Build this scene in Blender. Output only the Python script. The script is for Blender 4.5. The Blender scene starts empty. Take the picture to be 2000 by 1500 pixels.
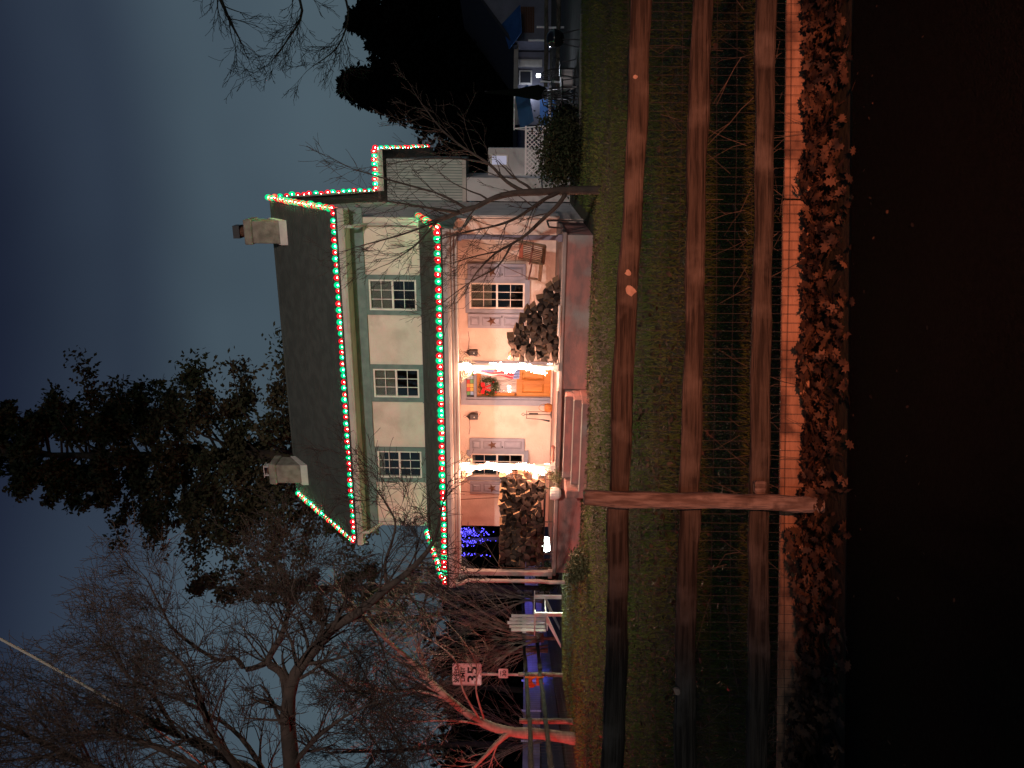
import bpy, math, random
import numpy as np
from mathutils import Vector, Matrix

# ------------------------------------------------------------------ camera, sky, lights
SC = bpy.context.scene
COL = SC.collection
PITCH, ROLL, FPX = 0.0035, -0.0119, 1450.0      # the photograph lies on its side: the camera is rolled a quarter turn
cR = Vector((1, 0, 0)); cD = Vector((0, math.sin(PITCH), -math.cos(PITCH))); cF = Vector((0, math.cos(PITCH), math.sin(PITCH)))
kc, ks = math.cos(ROLL), math.sin(ROLL)
RIGHT = cR * kc + cD * ks; DOWN = cD * kc - cR * ks; FWD = cF
EYE = Vector((0, 0, 1.65))
cam = bpy.data.cameras.new('camera'); cam_o = bpy.data.objects.new('camera', cam); COL.objects.link(cam_o)
cam.sensor_fit = 'HORIZONTAL'; cam.sensor_width = 36.0; cam.lens = 36.0 * FPX / 2000.0
cam.clip_start = 0.05; cam.clip_end = 2000
m3 = Matrix((DOWN, RIGHT, -FWD)).transposed()
cam_o.matrix_world = Matrix.Translation(EYE) @ m3.to_4x4()
SC.camera = cam_o

def at(u, v, Y):
    """world point seen at upright photo position (u right, v down) at depth Y"""
    d = FWD + RIGHT * ((u - 750) / FPX) + DOWN * ((v - 1000) / FPX)
    return EYE + d * (Y / d.y)

SC.view_settings.view_transform = 'Standard'; SC.view_settings.look = 'None'
SC.view_settings.exposure = 0.0; SC.view_settings.gamma = 1.0; SC.view_settings.use_curve_mapping = False
SC.cycles.use_denoising = True; SC.cycles.sample_clamp_indirect = 3.0
SC.cycles.max_bounces = 6; SC.cycles.transparent_max_bounces = 12
SC.cycles.use_adaptive_sampling = True; SC.cycles.adaptive_threshold = 0.015
SC.cycles.caustics_reflective = False; SC.cycles.caustics_refractive = False

W = bpy.data.worlds.new('World'); SC.world = W; W.use_nodes = True
nt = W.node_tree; nt.nodes.clear(); N = nt.nodes.new; LK = nt.links.new
out = N('ShaderNodeOutputWorld'); bg = N('ShaderNodeBackground'); LK(bg.outputs[0], out.inputs[0])
tc = N('ShaderNodeTexCoord'); sep = N('ShaderNodeSeparateXYZ'); LK(tc.outputs['Generated'], sep.inputs[0])
ramp = N('ShaderNodeValToRGB'); LK(sep.outputs['Z'], ramp.inputs[0])
cr = ramp.color_ramp; cr.interpolation = 'EASE'
for i, (p, c) in enumerate([(0.0, (.036, .054, .070)), (.20, (.066, .099, .122)), (.36, (.057, .086, .112)), (.47, (.027, .040, .064)), (.60, (.009, .013, .030)), (1.0, (.006, .009, .022))]):
    e = cr.elements[i] if i < 2 else cr.elements.new(p)
    e.position = p; e.color = (*c, 1)
nz = N('ShaderNodeTexNoise'); nz.inputs['Scale'].default_value = 2.2; nz.inputs['Detail'].default_value = 3; LK(tc.outputs['Generated'], nz.inputs['Vector'])
mr = N('ShaderNodeMapRange'); mr.inputs[1].default_value = .3; mr.inputs[2].default_value = .7; mr.inputs[3].default_value = .78; mr.inputs[4].default_value = 1.18; LK(nz.outputs[0], mr.inputs[0])
mul = N('ShaderNodeMix'); mul.data_type = 'RGBA'; mul.blend_type = 'MULTIPLY'; mul.inputs[0].default_value = 1
LK(ramp.outputs[0], mul.inputs[6]); LK(mr.outputs[0], mul.inputs[7])
sky = N('ShaderNodeTexSky'); sky.sky_type = 'NISHITA'; sky.sun_disc = False; sky.sun_elevation = math.radians(-7); sky.sun_rotation = math.radians(160)
add = N('ShaderNodeMix'); add.data_type = 'RGBA'; add.blend_type = 'ADD'; add.inputs[0].default_value = .05
LK(mul.outputs[2], add.inputs[6]); LK(sky.outputs[0], add.inputs[7]); LK(add.outputs[2], bg.inputs[0]); bg.inputs[1].default_value = 1.0

def lamp(name, kind, loc, energy, color, size=.05, target=None, parent=None, cone=None, blend=.5):
    l = bpy.data.lights.new(name, kind); o = bpy.data.objects.new(name, l); COL.objects.link(o)
    l.energy = energy; l.color = color
    if kind == 'SUN': l.angle = size
    else: l.shadow_soft_size = size
    if cone: l.spot_size = cone; l.spot_blend = blend
    o.location = loc
    if target is not None:
        o.rotation_euler = (Vector(target) - Vector(loc)).to_track_quat('-Z', 'Y').to_euler()
    if parent: o.parent = parent
    return o
# faint glow of the overcast night, and the pole floodlight across the road behind the viewer that whitens the house front
lamp('night_glow', 'SUN', (-8, -20, 9), 0.13, (1, .87, .78), math.radians(12), (0.5, 18, 3))
lamp('pole_floodlight', 'SPOT', (3, -10, 10), 17500, (1, .82, .74), .15, (-.9, 18.5, 4.9), cone=math.radians(44), blend=1.0)
# tail light of the car on the road behind the viewer, and of a second one on the side road
lamp('car_tail_light', 'SPOT', (.9, -2.6, 1.42), 1650, (1, .29, .15), .06, (.80, 4.1, .55), cone=math.radians(41), blend=1.0)
lamp('side_road_tail_light', 'POINT', (-11.3, 15.2, .9), 1000, (1, .035, .025), .1)

# ------------------------------------------------------------------ helpers
rng = random.Random(7); nr = np.random.default_rng(11)

def tag(o, label=None, cat=None, group=None, kind=None):
    if label: o['label'] = label
    if cat: o['category'] = cat
    if group: o['group'] = group
    if kind: o['kind'] = kind
    return o

def empty(name, loc=(0, 0, 0), rz=0.0, label=None, cat=None, group=None, parent=None):
    o = bpy.data.objects.new(name, None); COL.objects.link(o); o.location = loc; o.rotation_euler = (0, 0, rz)
    o.empty_display_size = .2
    if parent: o.parent = parent
    return tag(o, label, cat, group)

def link(name, mesh, parent=None, loc=None, rot=None):
    o = bpy.data.objects.new(name, mesh); COL.objects.link(o)
    if parent: o.parent = parent
    if loc is not None: o.location = loc
    if rot is not None: o.rotation_euler = rot
    return o

class MB:
    def __init__(s): s.v = []; s.f = []; s.mi = []; s.cur = 0
    def add(s, vs, fs):
        b = len(s.v); s.v.extend([tuple(x) for x in vs]); s.f.extend([tuple(i + b for i in f) for f in fs]); s.mi.extend([s.cur] * len(fs)); return s
    def box(s, x0, x1, y0, y1, z0, z1, M=None):
        vs = [Vector((x, y, z)) for x in (x0, x1) for y in (y0, y1) for z in (z0, z1)]
        if M is not None: vs = [M @ v for v in vs]
        return s.add(vs, [(0, 1, 3, 2), (4, 6, 7, 5), (0, 4, 5, 1), (2, 3, 7, 6), (0, 2, 6, 4), (1, 5, 7, 3)])
    def chamfer(s, x0, x1, y0, y1, z0, z1, b, M=None):
        """box with its long edges along every axis cut: three overlapping-free rings"""
        vs = []
        for (ix, iy, iz) in [(1, 0, 0), (0, 1, 0), (0, 0, 1)]:
            pass
        b = min(b, (x1 - x0) * .45, (y1 - y0) * .45, (z1 - z0) * .45)
        idx = {}
        for sx in (0, 1):
            for sy in (0, 1):
                for sz in (0, 1):
                    X = (x0, x1)[sx]; Y = (y0, y1)[sy]; Z = (z0, z1)[sz]
                    dx = b if sx == 0 else -b; dy = b if sy == 0 else -b; dz = b if sz == 0 else -b
                    for k, p in (('x', (X, Y + dy, Z + dz)), ('y', (X + dx, Y, Z + dz)), ('z', (X + dx, Y + dy, Z))):
                        idx[(sx, sy, sz, k)] = len(vs); vs.append(Vector(p))
        F = []
        for q in (0, 1):
            F.append([idx[(q, a, c, 'x')] for a, c in ((0, 0), (0, 1), (1, 1), (1, 0))][::(1 if q == 0 else -1)])
            F.append([idx[(a, q, c, 'y')] for a, c in ((0, 0), (1, 0), (1, 1), (0, 1))][::(1 if q == 0 else -1)])
            F.append([idx[(a, c, q, 'z')] for a, c in ((0, 0), (0, 1), (1, 1), (1, 0))][::(1 if q == 0 else -1)])
        for i in (0, 1):
            for j in (0, 1):
                F.append([idx[(0, i, j, 'y')], idx[(1, i, j, 'y')], idx[(1, i, j, 'z')], idx[(0, i, j, 'z')]])
                F.append([idx[(i, 0, j, 'x')], idx[(i, 1, j, 'x')], idx[(i, 1, j, 'z')], idx[(i, 0, j, 'z')]])
                F.append([idx[(i, j, 0, 'x')], idx[(i, j, 1, 'x')], idx[(i, j, 1, 'y')], idx[(i, j, 0, 'y')]])
        for sx in (0, 1):
            for sy in (0, 1):
                for sz in (0, 1):
                    F.append([idx[(sx, sy, sz, 'x')], idx[(sx, sy, sz, 'y')], idx[(sx, sy, sz, 'z')]])
        if M is not None: vs = [M @ v for v in vs]
        return s.add(vs, F)
    def tube(s, pts, rad, n=6, cap=True):
        pts = [Vector(p) for p in pts]
        if not hasattr(rad, '__len__'): rad = [rad] * len(pts)
        vs = []; fs = []
        ref = Vector((.3, .2, .93))
        for i, p in enumerate(pts):
            t = (pts[min(i + 1, len(pts) - 1)] - pts[max(i - 1, 0)])
            if t.length < 1e-9: t = Vector((0, 0, 1))
            t.normalize()
            a = t.cross(ref)
            if a.length < .05: a = t.cross(Vector((1, 0, 0)))
            a.normalize(); b = t.cross(a)
            for k in range(n):
                an = 2 * math.pi * k / n
                vs.append(p + (a * math.cos(an) + b * math.sin(an)) * rad[i])
        for i in range(len(pts) - 1):
            for k in range(n):
                k2 = (k + 1) % n
                fs.append((i * n + k, i * n + k2, (i + 1) * n + k2, (i + 1) * n + k))
        if cap:
            fs.append(tuple(range(n))[::-1]); fs.append(tuple(range((len(pts) - 1) * n, len(pts) * n)))
        return s.add(vs, fs)
    def prism(s, poly, y0, y1, M=None):
        """poly of (x,z) extruded in y"""
        n = len(poly)
        vs = [Vector((x, y0, z)) for x, z in poly] + [Vector((x, y1, z)) for x, z in poly]
        if M is not None: vs = [M @ v for v in vs]
        fs = [tuple(range(n)), tuple(range(n, 2 * n))[::-1]] + [(i, i + n, (i + 1) % n + n, (i + 1) % n) for i in range(n)]
        return s.add(vs, fs)
    def lathe(s, prof, n=12, c=(0, 0, 0)):
        vs = [(c[0] + r * math.cos(2 * math.pi * k / n), c[1] + r * math.sin(2 * math.pi * k / n), c[2] + z) for r, z in prof for k in range(n)]
        fs = [(i * n + k, i * n + (k + 1) % n, (i + 1) * n + (k + 1) % n, (i + 1) * n + k) for i in range(len(prof) - 1) for k in range(n)]
        fs += [tuple(range(n))[::-1], tuple(range((len(prof) - 1) * n, len(prof) * n))]
        return s.add(vs, fs)
    def mesh(s, name, mat, smooth=False):
        me = bpy.data.meshes.new(name); me.from_pydata(s.v, [], s.f)
        for m in (mat if isinstance(mat, (list, tuple)) else [mat]): me.materials.append(m)
        if isinstance(mat, (list, tuple)): me.polygons.foreach_set('material_index', s.mi)
        if smooth: me.polygons.foreach_set('use_smooth', [True] * len(me.polygons))
        me.update(); return me
    def build(s, name, mat, parent=None, loc=None, rot=None, smooth=False):
        return link(name, s.mesh(name, mat, smooth), parent, loc, rot)

def fast_mesh(name, V, F, mat):
    """V (n,3) array, F (m,k) array of equal-sized faces"""
    me = bpy.data.meshes.new(name); V = np.asarray(V, dtype=np.float32); F = np.asarray(F, dtype=np.int32)
    me.vertices.add(len(V)); me.vertices.foreach_set('co', V.ravel())
    k = F.shape[1]; me.loops.add(F.size); me.loops.foreach_set('vertex_index', F.ravel())
    me.polygons.add(len(F)); me.polygons.foreach_set('loop_start', np.arange(0, F.size, k, dtype=np.int32))
    me.materials.append(mat); me.update(calc_edges=True); me.validate(); return me

def mat(name, col, rough=.8, col2=None, scale=4.0, bump=0.0, bscale=None, detail=6, spec=.3, metal=0.0, stretch=None, lo=.35, hi=.65, coord='Object', col3=None, scale3=1.0, rnd=0.0):
    m = bpy.data.materials.new(name); m.use_nodes = True
    t = m.node_tree; b = t.nodes['Principled BSDF']; N = t.nodes.new; L = t.links.new
    b.inputs['Roughness'].default_value = rough; b.inputs['Specular IOR Level'].default_value = spec; b.inputs['Metallic'].default_value = metal
    b.inputs['Base Color'].default_value = (*col, 1)
    tcn = N('ShaderNodeTexCoord'); vec = tcn.outputs[coord]
    if stretch:
        mp = N('ShaderNodeMapping'); mp.inputs['Scale'].default_value = stretch; L(vec, mp.inputs[0]); vec = mp.outputs[0]
    last = None
    if col2:
        n = N('ShaderNodeTexNoise'); n.inputs['Scale'].default_value = scale; n.inputs['Detail'].default_value = detail; L(vec, n.inputs['Vector'])
        r = N('ShaderNodeMapRange'); r.inputs[1].default_value = lo; r.inputs[2].default_value = hi; L(n.outputs[0], r.inputs[0])
        mx = N('ShaderNodeMix'); mx.data_type = 'RGBA'; mx.inputs[6].default_value = (*col, 1); mx.inputs[7].default_value = (*col2, 1)
        L(r.outputs[0], mx.inputs[0]); last = mx.outputs[2]
        if col3:
            n3 = N('ShaderNodeTexNoise'); n3.inputs['Scale'].default_value = scale3; n3.inputs['Detail'].default_value = 5; L(tcn.outputs[coord], n3.inputs['Vector'])
            r3 = N('ShaderNodeMapRange'); r3.inputs[1].default_value = .52; r3.inputs[2].default_value = .66; L(n3.outputs[0], r3.inputs[0])
            m3_ = N('ShaderNodeMix'); m3_.data_type = 'RGBA'; L(r3.outputs[0], m3_.inputs[0]); L(last, m3_.inputs[6]); m3_.inputs[7].default_value = (*col3, 1); last = m3_.outputs[2]
    if rnd:
        oi = N('ShaderNodeObjectInfo'); rr = N('ShaderNodeMapRange'); rr.inputs[3].default_value = 1 - rnd; rr.inputs[4].default_value = 1 + rnd; L(oi.outputs['Random'], rr.inputs[0])
        mm = N('ShaderNodeMix'); mm.data_type = 'RGBA'; mm.blend_type = 'MULTIPLY'; mm.inputs[0].default_value = 1
        if last is not None: L(last, mm.inputs[6])
        else: mm.inputs[6].default_value = (*col, 1)
        L(rr.outputs[0], mm.inputs[7]); last = mm.outputs[2]
    if last is not None: L(last, b.inputs['Base Color'])
    if bump:
        nb = N('ShaderNodeTexNoise'); nb.inputs['Scale'].default_value = bscale or scale * 3; nb.inputs['Detail'].default_value = 8; L(vec, nb.inputs['Vector'])
        bp = N('ShaderNodeBump'); bp.inputs['Strength'].default_value = bump; bp.inputs['Distance'].default_value = .02; L(nb.outputs[0], bp.inputs['Height']); L(bp.outputs[0], b.inputs['Normal'])
    return m

def emat(name, col, strength, sample=True):
    m = bpy.data.materials.new(name); m.use_nodes = True; t = m.node_tree; t.nodes.clear()
    o = t.nodes.new('ShaderNodeOutputMaterial'); e = t.nodes.new('ShaderNodeEmission'); e.inputs[0].default_value = (*col, 1); e.inputs[1].default_value = strength
    t.links.new(e.outputs[0], o.inputs[0])
    if not sample: m.cycles.emission_sampling = 'NONE'
    return m

def shellmat(name, col, strength, fac):
    m = bpy.data.materials.new(name); m.use_nodes = True; t = m.node_tree; t.nodes.clear()
    o = t.nodes.new('ShaderNodeOutputMaterial'); e = t.nodes.new('ShaderNodeEmission'); e.inputs[0].default_value = (*col, 1); e.inputs[1].default_value = strength
    tr = t.nodes.new('ShaderNodeBsdfTransparent'); mx = t.nodes.new('ShaderNodeMixShader'); mx.inputs[0].default_value = fac
    t.links.new(tr.outputs[0], mx.inputs[1]); t.links.new(e.outputs[0], mx.inputs[2]); t.links.new(mx.outputs[0], o.inputs[0])
    m.cycles.emission_sampling = 'NONE'; return m

def glassmat(name, tint=(.75, .78, .76), fac=.12):
    m = bpy.data.materials.new(name); m.use_nodes = True; t = m.node_tree; t.nodes.clear()
    o = t.nodes.new('ShaderNodeOutputMaterial'); tr = t.nodes.new('ShaderNodeBsdfTransparent'); tr.inputs[0].default_value = (*tint, 1)
    g = t.nodes.new('ShaderNodeBsdfGlossy'); g.inputs['Roughness'].default_value = .03; g.inputs[0].default_value = (.9, .9, .9, 1)
    mx = t.nodes.new('ShaderNodeMixShader'); mx.inputs[0].default_value = fac
    t.links.new(tr.outputs[0], mx.inputs[1]); t.links.new(g.outputs[0], mx.inputs[2]); t.links.new(mx.outputs[0], o.inputs[0]); return m

M = {}
M['stucco'] = mat('stucco', (.66, .565, .50), .95, (.59, .50, .435), 2.5, .6, 22, col3=(.52, .435, .375), scale3=1.6)
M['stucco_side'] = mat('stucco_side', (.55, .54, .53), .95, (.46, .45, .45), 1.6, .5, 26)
M['roof'] = mat('roof_shingle', (.072, .082, .070), .9, (.048, .056, .048), 2.5, .7, 3, stretch=(1.2, 14, 14))
M['trim_green'] = mat('trim_green', (.15, .21, .20), .7, (.11, .16, .155), 5)
M['trim_blue'] = mat('trim_blue', (.26, .29, .36), .65, (.20, .23, .29), 3, .15, 20)
M['shutter'] = mat('shutter_blue', (.27, .29, .36), .65, (.22, .235, .30), 6, .1, 30)
M['white'] = mat('white_paint', (.72, .68, .63), .6, (.62, .58, .53), 4)
M['gutter'] = mat('gutter', (.46, .42, .38), .55, (.36, .33, .30), 3)
M['fascia'] = mat('fascia', (.34, .36, .31), .8, (.26, .28, .25), 3)
M['ceiling'] = mat('porch_ceiling', (.52, .48, .43), .85, (.44, .4, .36), 3)
M['concrete'] = mat('porch_concrete', (.30, .26, .24), .9, (.20, .175, .165), 1.4, .35, 18, col3=(.36, .20, .18), scale3=1.1)
M['redpaint'] = mat('red_floor_paint', (.38, .17, .145), .85, (.25, .14, .125), 2.6, .5, 16, col3=(.30, .26, .24), scale3=1.3, lo=.4, hi=.6, stretch=(1, 1, 2.4))
M['nosing'] = mat('nosing', (.62, .56, .48), .6)
M['dark_metal'] = mat('dark_metal', (.02, .02, .022), .45, spec=.5)
M['rust'] = mat('rusty_metal', (.14, .065, .035), .8, (.09, .04, .025), 20)
M['black'] = mat('room_dark', (.015, .015, .016), .95)  # near-black: the unlit rooms' darkness is put into the colour
M['glass'] = glassmat('window_glass')
M['blind'] = mat('blind', (.52, .48, .40), .9, (.46, .42, .35), 8)
M['door'] = mat('door_wood', (.46, .20, .045), .45, (.36, .15, .032), 2.2, .1, 12, stretch=(9, 9, 1), spec=.4)
M['curtain'] = mat('curtain', (.78, .76, .76), .95, (.62, .60, .62), 14, stretch=(1, 1, .25))
M['star'] = mat('star_metal', (.13, .065, .035), .65, (.09, .045, .028), 16)
M['chim'] = mat('chimney_stucco', (.25, .22, .185), .95, (.15, .13, .11), 5, .7, 16)
M['flash'] = mat('flashing', (.55, .50, .47), .6, (.46, .42, .40), 6)
M['siding'] = mat('siding', (.44, .46, .42), .8, (.38, .40, .37), 3, rnd=.1)
M['downspout'] = mat('downspout', (.42, .36, .33), .5, (.34, .29, .27), 5)
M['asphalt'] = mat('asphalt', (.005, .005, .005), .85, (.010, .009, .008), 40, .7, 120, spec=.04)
M['soil'] = mat('lawn_soil', (.035, .034, .018), .95, (.045, .038, .024), 3, .6, 20)
M['grass'] = mat('grass', (.080, .122, .020), .75, (.125, .122, .034), .8, spec=.25, col3=(.040, .046, .018), scale3=.55)
M['leaf_litter'] = mat('leaf_litter', (.150, .078, .042), .7, (.022, .014, .010), 9, spec=.4, lo=.36, hi=.62, detail=2)
M['wood_grey'] = mat('weathered_wood', (.088, .072, .056), .85, (.033, .027, .021), 4.0, 1.0, 7, stretch=(.7, 12, 12), col3=(.14, .12, .10), scale3=3.4, lo=.43, hi=.60, detail=9)
M['wood_post'] = mat('weathered_post', (.33, .27, .235), .85, (.16, .12, .10), 5, 1.0, 9, stretch=(7, 7, 1.0), col3=(.12, .09, .075), scale3=8, lo=.42, hi=.6, detail=9)
M['kick'] = mat('kick_board', (.46, .27, .17), .8, (.24, .135, .085), 3, .5, 10, stretch=(1.4, 6, 6), col3=(.12, .07, .05), scale3=4.5)
M['cut_end'] = mat('cut_knot', (.55, .42, .33), .85, (.40, .29, .22), 30)
M['wire'] = mat('galvanised_wire', (.075, .066, .06), .7)
M['twig'] = mat('dry_twig', (.13, .10, .075), .85, (.12, .09, .07), 9)
M['bark'] = mat('tree_bark', (.080, .060, .046), .9, (.045, .034, .028), 6, .6, 22)
M['bark_mid'] = mat('mid_bark', (.040, .027, .021), .9, (.024, .017, .014), 6, .6, 22)
M['bark_pale'] = mat('pale_bark', (.30, .245, .205), .85, (.19, .15, .125), 7, .4, 22)
M['bark_dark'] = mat('dark_bark', (.055, .042, .034), .9, (.032, .026, .022), 6)
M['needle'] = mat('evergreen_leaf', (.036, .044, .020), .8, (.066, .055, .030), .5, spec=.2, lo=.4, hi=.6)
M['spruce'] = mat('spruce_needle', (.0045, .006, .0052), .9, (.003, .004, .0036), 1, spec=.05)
M['bush'] = mat('bush_leaf', (.020, .030, .013), .8, (.034, .036, .018), 2, spec=.15)
M['log_bark'] = mat('log_bark', (.045, .032, .024), .95, (.025, .018, .014), 8, .6, 20, rnd=.3)
M['log_end_shade'] = mat('log_end_shade', (.050, .036, .027), .9, (.026, .019, .015), 6, .2, 30, rnd=.9)  # sawn ends darkened: their backlit shade is put into the colour
M['log_split'] = mat('log_split', (.34, .215, .125), .85, (.24, .15, .085), 5, .2, 20, stretch=(6, .6, 6), rnd=.25)
M['chain'] = mat('chain', (.12, .07, .05), .7, metal=.2)
M['swing'] = mat('swing_wood', (.20, .135, .085), .7, (.14, .09, .055), 4, .2, 14)
M['swing_red'] = mat('swing_red', (.30, .12, .09), .7, (.23, .09, .07), 5)

# house frame: x to the right along the front, y into the house, z up; origin at the foot of the right front corner
HA = 0.3244; HC = Vector((4.0691, 18.3, 0.0))
HEX = Vector((math.cos(HA), -math.sin(HA), 0)); HEY = Vector((math.sin(HA), math.cos(HA), 0))
def hw(x, y, z): return HC + HEX * x + HEY * y + Vector((0, 0, z))

# ------------------------------------------------------------------ setting: ground, road, lawn
def sheet(name, x0, x1, y0, y1, z, m, nx=1, ny=1, amp=0.0):
    xs = np.linspace(x0, x1, nx + 1); ys = np.linspace(y0, y1, ny + 1)
    X, Y = np.meshgrid(xs, ys); Z = np.full_like(X, z)
    if amp: Z = Z + amp * (np.sin(X * 1.7 + Y * .6) + np.sin(Y * 1.3 - X * .8)) * .5
    V = np.stack([X.ravel(), Y.ravel(), Z.ravel()], 1); k = nx + 1
    F = [(j * k + i, j * k + i + 1, (j + 1) * k + i + 1, (j + 1) * k + i) for j in range(ny) for i in range(nx)]
    o = link(name, fast_mesh(name, V, F, m)); tag(o, kind='structure'); return o
sheet('ground', -400, 400, -200, 600, -.03, M['soil'])
sheet('lawn', -9.6, 26, 4.15, 60, 0.0, M['soil'], 30, 40, .012)
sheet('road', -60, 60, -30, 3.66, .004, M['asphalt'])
sheet('verge', -60, 60, 3.66, 4.15, .0, M['soil'], 80, 4, .01)
M['side_road'] = mat('side_road', (.05, .05, .055), .55, (.035, .035, .04), 6, .3, 60)
sheet('side_road', -19.5, -11.6, 3.66, 90, .006, M['side_road'])
M['patio'] = mat('patio_stone', (.060, .058, .055), .9, (.035, .034, .033), 2, .3, 14)
sheet('patio', 6.2, 22, 19.4, 30, .012, M['patio'])

# ------------------------------------------------------------------ the house
house = empty('farmhouse', HC, -HA, 'two-storey cream stucco farmhouse with a dark roof, front porch and strings of lights', 'house')
WX0, ZE, ZR, HD, OH = -8.54, 5.875, 8.42, 2.517, .56
D2 = HD * 2; ZT = 6.05
UPW = [(-2.45, -1.42, 4.06, 5.50), (-4.82, -3.79, 4.06, 5.50), (-7.18, -6.14, 4.06, 5.50)]       # upper windows: outer edge of the trim
LOW = [(-2.37, -1.49, 1.32, 2.93), (-7.10, -6.20, 1.28, 2.93)]                                  # lower windows
DOOR = (-4.88, -3.66, .67, 3.07)
def wall_with_openings(name, x0, x1, z0, z1, openings, m, t=.22):
    xs = sorted({x0, x1} | {v for o in openings for v in o[:2]}); zs = sorted({z0, z1} | {v for o in openings for v in o[2:]})
    b = MB()
    def inside(x, z): return any(o[0] < x < o[1] and o[2] < z < o[3] for o in openings)
    for i in range(len(xs) - 1):
        for j in range(len(zs) - 1):
            if inside((xs[i] + xs[i + 1]) / 2, (zs[j] + zs[j + 1]) / 2): continue
            for y, fl in ((0, 1), (t, -1)):
                q = [(xs[i], y, zs[j]), (xs[i + 1], y, zs[j]), (xs[i + 1], y, zs[j + 1]), (xs[i], y, zs[j + 1])]
                b.add(q, [(0, 1, 2, 3)[::fl]])
    for (a, c, d, e) in openings + [(x0, x1, z0, z1)]:
        b.add([(a, 0, d), (a, t, d), (a, t, e), (a, 0, e)], [(0, 1, 2, 3)]); b.add([(c, 0, d), (c, t, d), (c, t, e), (c, 0, e)], [(0, 1, 2, 3)])
        b.add([(a, 0, e), (a, t, e), (c, t, e), (c, 0, e)], [(0, 1, 2, 3)]); b.add([(a, 0, d), (a, t, d), (c, t, d), (c, 0, d)], [(0, 1, 2, 3)])
    return b.build(name, m, house)
def inset(o, d): return (o[0] + d, o[1] - d, o[2] + d, o[3] - d)
op = [inset(o, .10) for o in UPW] + [inset(o, .10) for o in LOW] + [(DOOR[0] + .10, DOOR[1] - .10, .5, DOOR[3] - .10)]
wall_with_openings('wall', WX0, 0, 0, ZE + .3, op, M['stucco'])
for x in (-.25, WX0 + .03):     # gable ends
    b = MB()
    prof = [(.223, 0), (D2 - .223, 0), (D2 - .223, ZE + .1), (HD, ZR - .18), (.223, ZE + .28)]
    n = len(prof); vs = [(x, y, z) for y, z in prof] + [(x + .22, y, z) for y, z in prof]
    b.add(vs, [tuple(range(n))[::-1], tuple(range(n, 2 * n))] + [(i, (i + 1) % n, (i + 1) % n + n, i + n) for i in range(n)])
    b.build('gable_wall', M['stucco_side'], house)
MB().box(WX0, -.03, D2 - .22, D2, 0, ZE + .1).build('back_wall', M['stucco_side'], house)
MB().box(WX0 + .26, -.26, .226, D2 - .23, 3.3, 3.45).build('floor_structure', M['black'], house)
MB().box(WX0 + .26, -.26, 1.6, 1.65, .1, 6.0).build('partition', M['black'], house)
# roof slopes
def slope(name, x0, x1, ya, za, yb, zb, t, m, parent=house):
    L = math.hypot(yb - ya, zb - za); nyv, nzv = -(zb - za) / L * t, (yb - ya) / L * t
    if nzv < 0: nyv, nzv = -nyv, -nzv
    return MB().add([(x, y, z) for x in (x0, x1) for y, z in ((ya, za), (yb, zb), (yb + nyv, zb + nzv), (ya + nyv, za + nzv))],
                    [(0, 1, 2, 3), (7, 6, 5, 4), (0, 4, 5, 1), (1, 5, 6, 2), (2, 6, 7, 3), (3, 7, 4, 0)]).build(name, m, parent)
def shingles(parent, x0, x1, ya, za, yb, zb, exposure, seed):
    """courses of tabs laid up the slope, each tab a thin tilted slab with its own small lift"""
    r = random.Random(seed); L = math.hypot(yb - ya, zb - za); uy, uz = (yb - ya) / L, (zb - za) / L; ny, nz = -uz, uy
    if nz < 0: ny, nz = -ny, -nz
    b = MB(); n = int(L / exposure)
    for c in range(n):
        x = x0 + (.16 if c % 2 else 0) - .33; s0 = c * exposure
        while x < x1:
            xa, xb = max(x, x0) + .003, min(x + .33, x1) - .003; x += .33
            if xb - xa < .02: continue
            e = r.uniform(-.006, .006); lift = .010 + r.uniform(0, .007); s1 = min(L, s0 + exposure * 1.1)
            P = [(xx, ya + uy * q + ny * h, za + uz * q + nz * h) for xx in (xa, xb) for q, h in ((s0 + e, .001), (s0 + e, lift), (s1, .004))]
            b.add(P, [(0, 1, 4, 3), (1, 2, 5, 4), (0, 2, 1), (3, 4, 5)])
    return tag(b.build('shingles', M['shingle'], parent), kind='stuff')
M['shingle'] = mat('shingle_tab', (.074, .084, .072), .92, (.056, .064, .055), 3.2, .5, 60, lo=.4, hi=.6, detail=3)
OG = .25
rf = slope('roof', WX0 - OG, OG, -OH, ZE, HD, ZR - .03, .10, M['roof'])
slope('roof', WX0 - OG, OG, D2 + OH, ZE, HD, ZR - .03, .098, M['roof'])
_sn = math.hypot(HD + OH, ZR - .03 - ZE); shingles(rf, WX0 - OG, OG, -OH - (ZR - .03 - ZE) / _sn * .1, ZE + (HD + OH) / _sn * .1, HD - (ZR - .03 - ZE) / _sn * .1, ZR - .03 + (HD + OH) / _sn * .1, .14, 3)
MB().tube([(WX0 - OG, HD, ZR + .06), (OG, HD, ZR + .06)], .05, 6).build('ridge_cap', M['roof'], rf)
MB().box(WX0 - OG, OG, -OH - .02, -OH, ZE - .12, ZE + .06).build('fascia', M['fascia'], house)
MB().box(WX0 - OG + .01, OG - .01, -OH + .003, -.003, ZE - .10, ZE - .07).build('soffit', M['ceiling'], house)
MB().box(WX0 - OG, OG, -.06, -.003, ZE - .42, ZE - .105).build('frieze_board', M['trim_green'], house)
for x in (OG - .02, WX0 - OG - .02):     # barge boards along both rakes
    for ya, yb in ((-OH, HD), (D2 + OH, HD)):
        vs = [(xx, y, z + dz) for xx in (x, x + .035) for y, z in ((ya, ZE), (yb, ZR - .03)) for dz in (-.2, -.005)]
        MB().add(vs, [(0, 1, 3, 2), (4, 6, 7, 5), (0, 4, 5, 1), (2, 3, 7, 6), (0, 2, 6, 4), (1, 5, 7, 3)]).build('barge_board', M['fascia'], house)
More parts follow.
